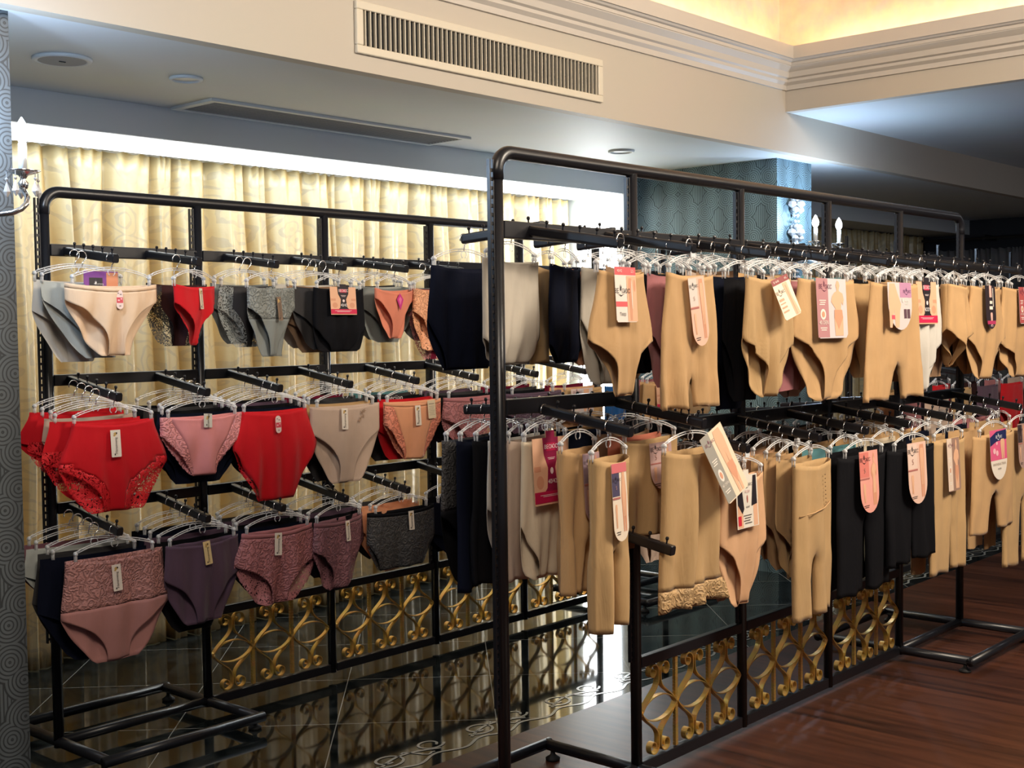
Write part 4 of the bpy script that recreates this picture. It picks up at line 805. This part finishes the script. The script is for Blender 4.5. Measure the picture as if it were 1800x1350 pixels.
g = FL(2, 2.108, 2, 'body', .27, .415, 'peachtan', desc='peach-tan shaping brief with white, black side card', wb=1.08, vs=.50, pf=3.0, pb=.9, c=.042)
hang_tag(g, .0, -.040, .004, .135, .165, 'keyed', (.82, .76, .66), [(SKIN, [rc(-.062, -.03, -.09, -.163), rc(.035, .062, -.085, -.163)]), (BK, [[(-.06, -.008), (-.038, -.004), (-.03, -.05), (-.022, -.105), (-.034, -.12), (-.06, -.09)], [(.06, -.004), (.04, -.004), (.034, -.04), (.024, -.10), (.06, -.095)]]), ((.65, .03, .05), [rc(-.062, -.042, -.125, -.155)]), ((.5, .15, .12), [ell(0, -.075, .0035, .012)]), ((.1, .08, .08), lines(-.028, .022, -.125, 4, .008, .0025))]+logo(.0, -.028, .026, BK)+[('t', 'БОДИ', 0, -.052, .010, (.5, .2, .2)), ('t', '46/48', 0, -.1, .009, BK)], 0, 0, -3, 'white hourglass card with black side shapes')
fill(LOWR, 2, 3.45, YR, zlow(3.45), DZ, -1, [('body', 'beige', .27, .42), ('tube', 'peach', .28, .3), ('high', 'tanb', .28, .40), ('tube', 'olive', .28, .22)], .25, .055)
g = FL(3, 2.118, 5, 'legs', .29, .535, 'khaki', desc='golden tan high leggings with hook-and-eye waist', vc=.60, wb=1.02, gap=.012, amp=.009, d=.028)
bm = NB()
for k in range(8): box(bm, .035+.0012*k, .041+.0012*k, -.001, .001, -.05-.014*k, -.047-.014*k)
for q in ((-.115, -.134, -.034), ): pass
o = obj('hook_row', bm, M_steel, g); o.location = (0, -.034, 0)
bm = tube(NB(), [(-.13, -.016, -.178), (-.05, -.034, -.172), (.03, -.036, -.164), (.10, -.026, -.152), (.135, -.012, -.146)], .0026, 6); obj('waist_seam', bm, fabric('tan'), g, True)
fill(LOWR, 3, 3.90, YR, zlow(3.9), DZ, -1, [('body', 'khaki', .27, .42), ('body', 'tan', .27, .40), ('body', 'tan', .27, .38), ('high', 'peachtan', .27, .34), ('high', 'tanb', .27, .36)], .245, .045, bias=5)
g = FL(4, 2.10, 0, 'legs', .41, .505, 'black', desc='black leggings with salmon pink card', vc=.45, wb=1.02, gap=.012)
T_round(g, -.005, -.044, .015, .145, .225, (.84, .38, .31), (.72, .22, .18), LADY)
fill(LOWR, 4, 4.27, YR, zlow(4.3), DZ, -1, [('legs', 'black', .38, .50), ('high', 'teal', .36, .26), ('high', 'tan', .36, .3)], .25, .06)
g = FL(5, 2.08, 0, 'legs', .42, .44, 'black', desc='black leggings with beige two-part card', vc=.5, wb=1.04, gap=.01)
T_round(g, .0, -.044, .022, .165, .235, (.80, .53, .42), (.80, .60, .50), LEGS)
fill(LOWR, 5, 4.63, YR, zlow(4.6), DZ, -1, [('legs', 'black', .38, .50), ('tube', 'cream', .36, .12), ('high', 'tan', .34, .3)], .25, .06)
g = FL(6, 2.10, 1, 'legs', .33, .545, 'khaki', desc='golden tan shorts with slim figure card', vc=.62, wb=1.1, gap=.02, amp=.007)
T_photo(g, -.005, -.042, .005, .13, .215, (.78, .62, .50), LADY, txt='S/M', base=(.35, .22, .17))
fill(LOWR, 6, 5.02, YR, zlow(5.), DZ, -1, [('legs', 'khaki', .32, .56), ('high', 'navy', .33, .34), ('high', 'tan', .33, .3)], .25, .06)
g = FL(7, 2.065, 0, 'shorts', .44, .42, 'tan', desc='tan wide shorts with pink and navy card', vc=.60, wb=1.10, gap=.06, amp=.006)
hang_tag(g, .0, -.042, .02, .185, .215, 'round', (.82, .74, .64), [((.75, .12, .25), [rc(-.0925, .0925, 0, -.13)]), ((.02, .025, .10), [[(-.0925, -.03), (-.02, -.008), (.0925, -.004), (.0925, -.045), (-.02, -.05), (-.0925, -.068)]]), (SKIN, [place(LEGS, .005, -.042, .08, .085)]), ((.88, .5, .55), [ell(-.05, -.09, .016, .012), ell(-.02, -.1, .014, .012), ell(-.02, -.058, .010, .007)])]+logo(.0, -.028, .034, (.9, .9, .9))+[('t', 'РАНТНОМ АL’ТЕRIНА', 0, -.148, .014, (.28, .2, .14)), ('t', '40 DEN', 0, -.168, .011, (.1, .08, .06))], 0, 0, -3, 'pink and navy card with cream rounded foot')
fill(LOWR, 7, 5.42, YR, zlow(5.), DZ, -1, [('legs', 'tan', .38, .54), ('high', 'navy', .36, .3), ('high', 'beige', .36, .36)], .24, .06)
g = FL(8, 2.085, 0, 'legs', .42, .62, 'khaki', desc='golden tan leggings with long oval card', vc=.5, wb=1.05, gap=.02, amp=.008)
T_round(g, -.06, -.045, .02, .10, .20, (.45, .3, .25), (.06, .04, .04), LEGS)
fill(LOWR, 8, 5.80, YR, zlow(5.), DZ, -1, [('legs', 'tan', .38, .56), ('legs', 'khaki', .36, .5), ('high', 'rose', .36, .3)], .24, .06)
# bottom row, far side
def FBL(ai, k, Y, yw, kind, W, H, col, **o): return hang(LOWB, ai, k, XLB[ai], Y, zlow(XLB[ai])-.015*(Y-YR)/.33, R(yw), kind, W, H, col, **o)
FBL(0, 0, 2.745, 14, 'high', .34, .46, 'black', desc='black lace-fronted high brief', lace='top', lacecol='charcoal', dens=.9); FBL(0, 1, 2.685, 14, 'legs', .34, .46, 'navy'); FBL(0, 2, 2.62, 14, 'legs', .33, .44, 'black'); FBL(0, 3, 2.555, 14, 'full', .33, .40, 'white', wb=1.1); FBL(0, 4, 2.49, 14, 'tube', .30, .42, 'beige')
for ai in range(1, 7):
    for k in range(3): FBL(ai, k, 2.71-.07*k, rq.uniform(-5, 10), ('high', 'legs', 'body')[k], .31, .36+.04*((ai+k) % 3), ('tanb', 'black', 'khaki', 'navy', 'beige', 'charcoal')[(ai+k) % 6], k=k, res=0, d=.014) if 0 else FBL(ai, k, 2.71-.07*k, rq.uniform(-5, 10), ('high', 'legs', 'body')[k], .31, .36+.04*((ai+k) % 3), ('tanb', 'black', 'khaki', 'navy', 'beige', 'charcoal')[(ai+k) % 6], res=0, d=.014)
add_arm(RR, 3.03, YR, .90, .055, -1)
# price tabs on the arm ends of the right rack
for X in (XU[0], XU[1], XL[2]):
    z0 = ZU if X in XU else zlow(X)
    tag(obj('price_tab', bx(X-.012, X+.012, 2.0855, 2.0885, z0-.055-.024, z0-.055+.012), plain('clear_tab', (.75, .78, .80), .15)), f"small clear price tab on the {'first top' if X == XU[0] else 'second top' if X == XU[1] else 'third bottom'} arm end of the right rack", 'price tab')
# --- low rack beyond, only its stock shows through the gaps
GP = [6.35, 6.95, 7.55, 8.15, 8.75]
GR = rack('low black metal rack in the aisle beyond the right rack', 3.20, GP, 1, [[(1.25, .04), (.05, .036)]]*4, (), (), -.2, .2, zt=1.36)
for xx in (0, GP[-1]-GP[0]): obj('foot', bx(xx-.02, xx+.02, -.22, .22, .0, .035), M_black, GR)
FAR = 'low rack beyond'
for ai, X in enumerate((6.5, 6.85, 7.2, 7.6, 8.0, 8.4)):
    add_arm(GR, X, 3.2, 1.25, .05, -1, 3)
    for k in range(2): hang(FAR, ai, k, X, 2.92+.12*k, arm_z(1.25, .05, 3.2, 2.92+.12*k), R(rq.uniform(-6, 6)), 'high', .32, .34, ('rose', 'beige', 'khaki', 'plum', 'red', 'brown')[(ai+2*k) % 6], res=0)
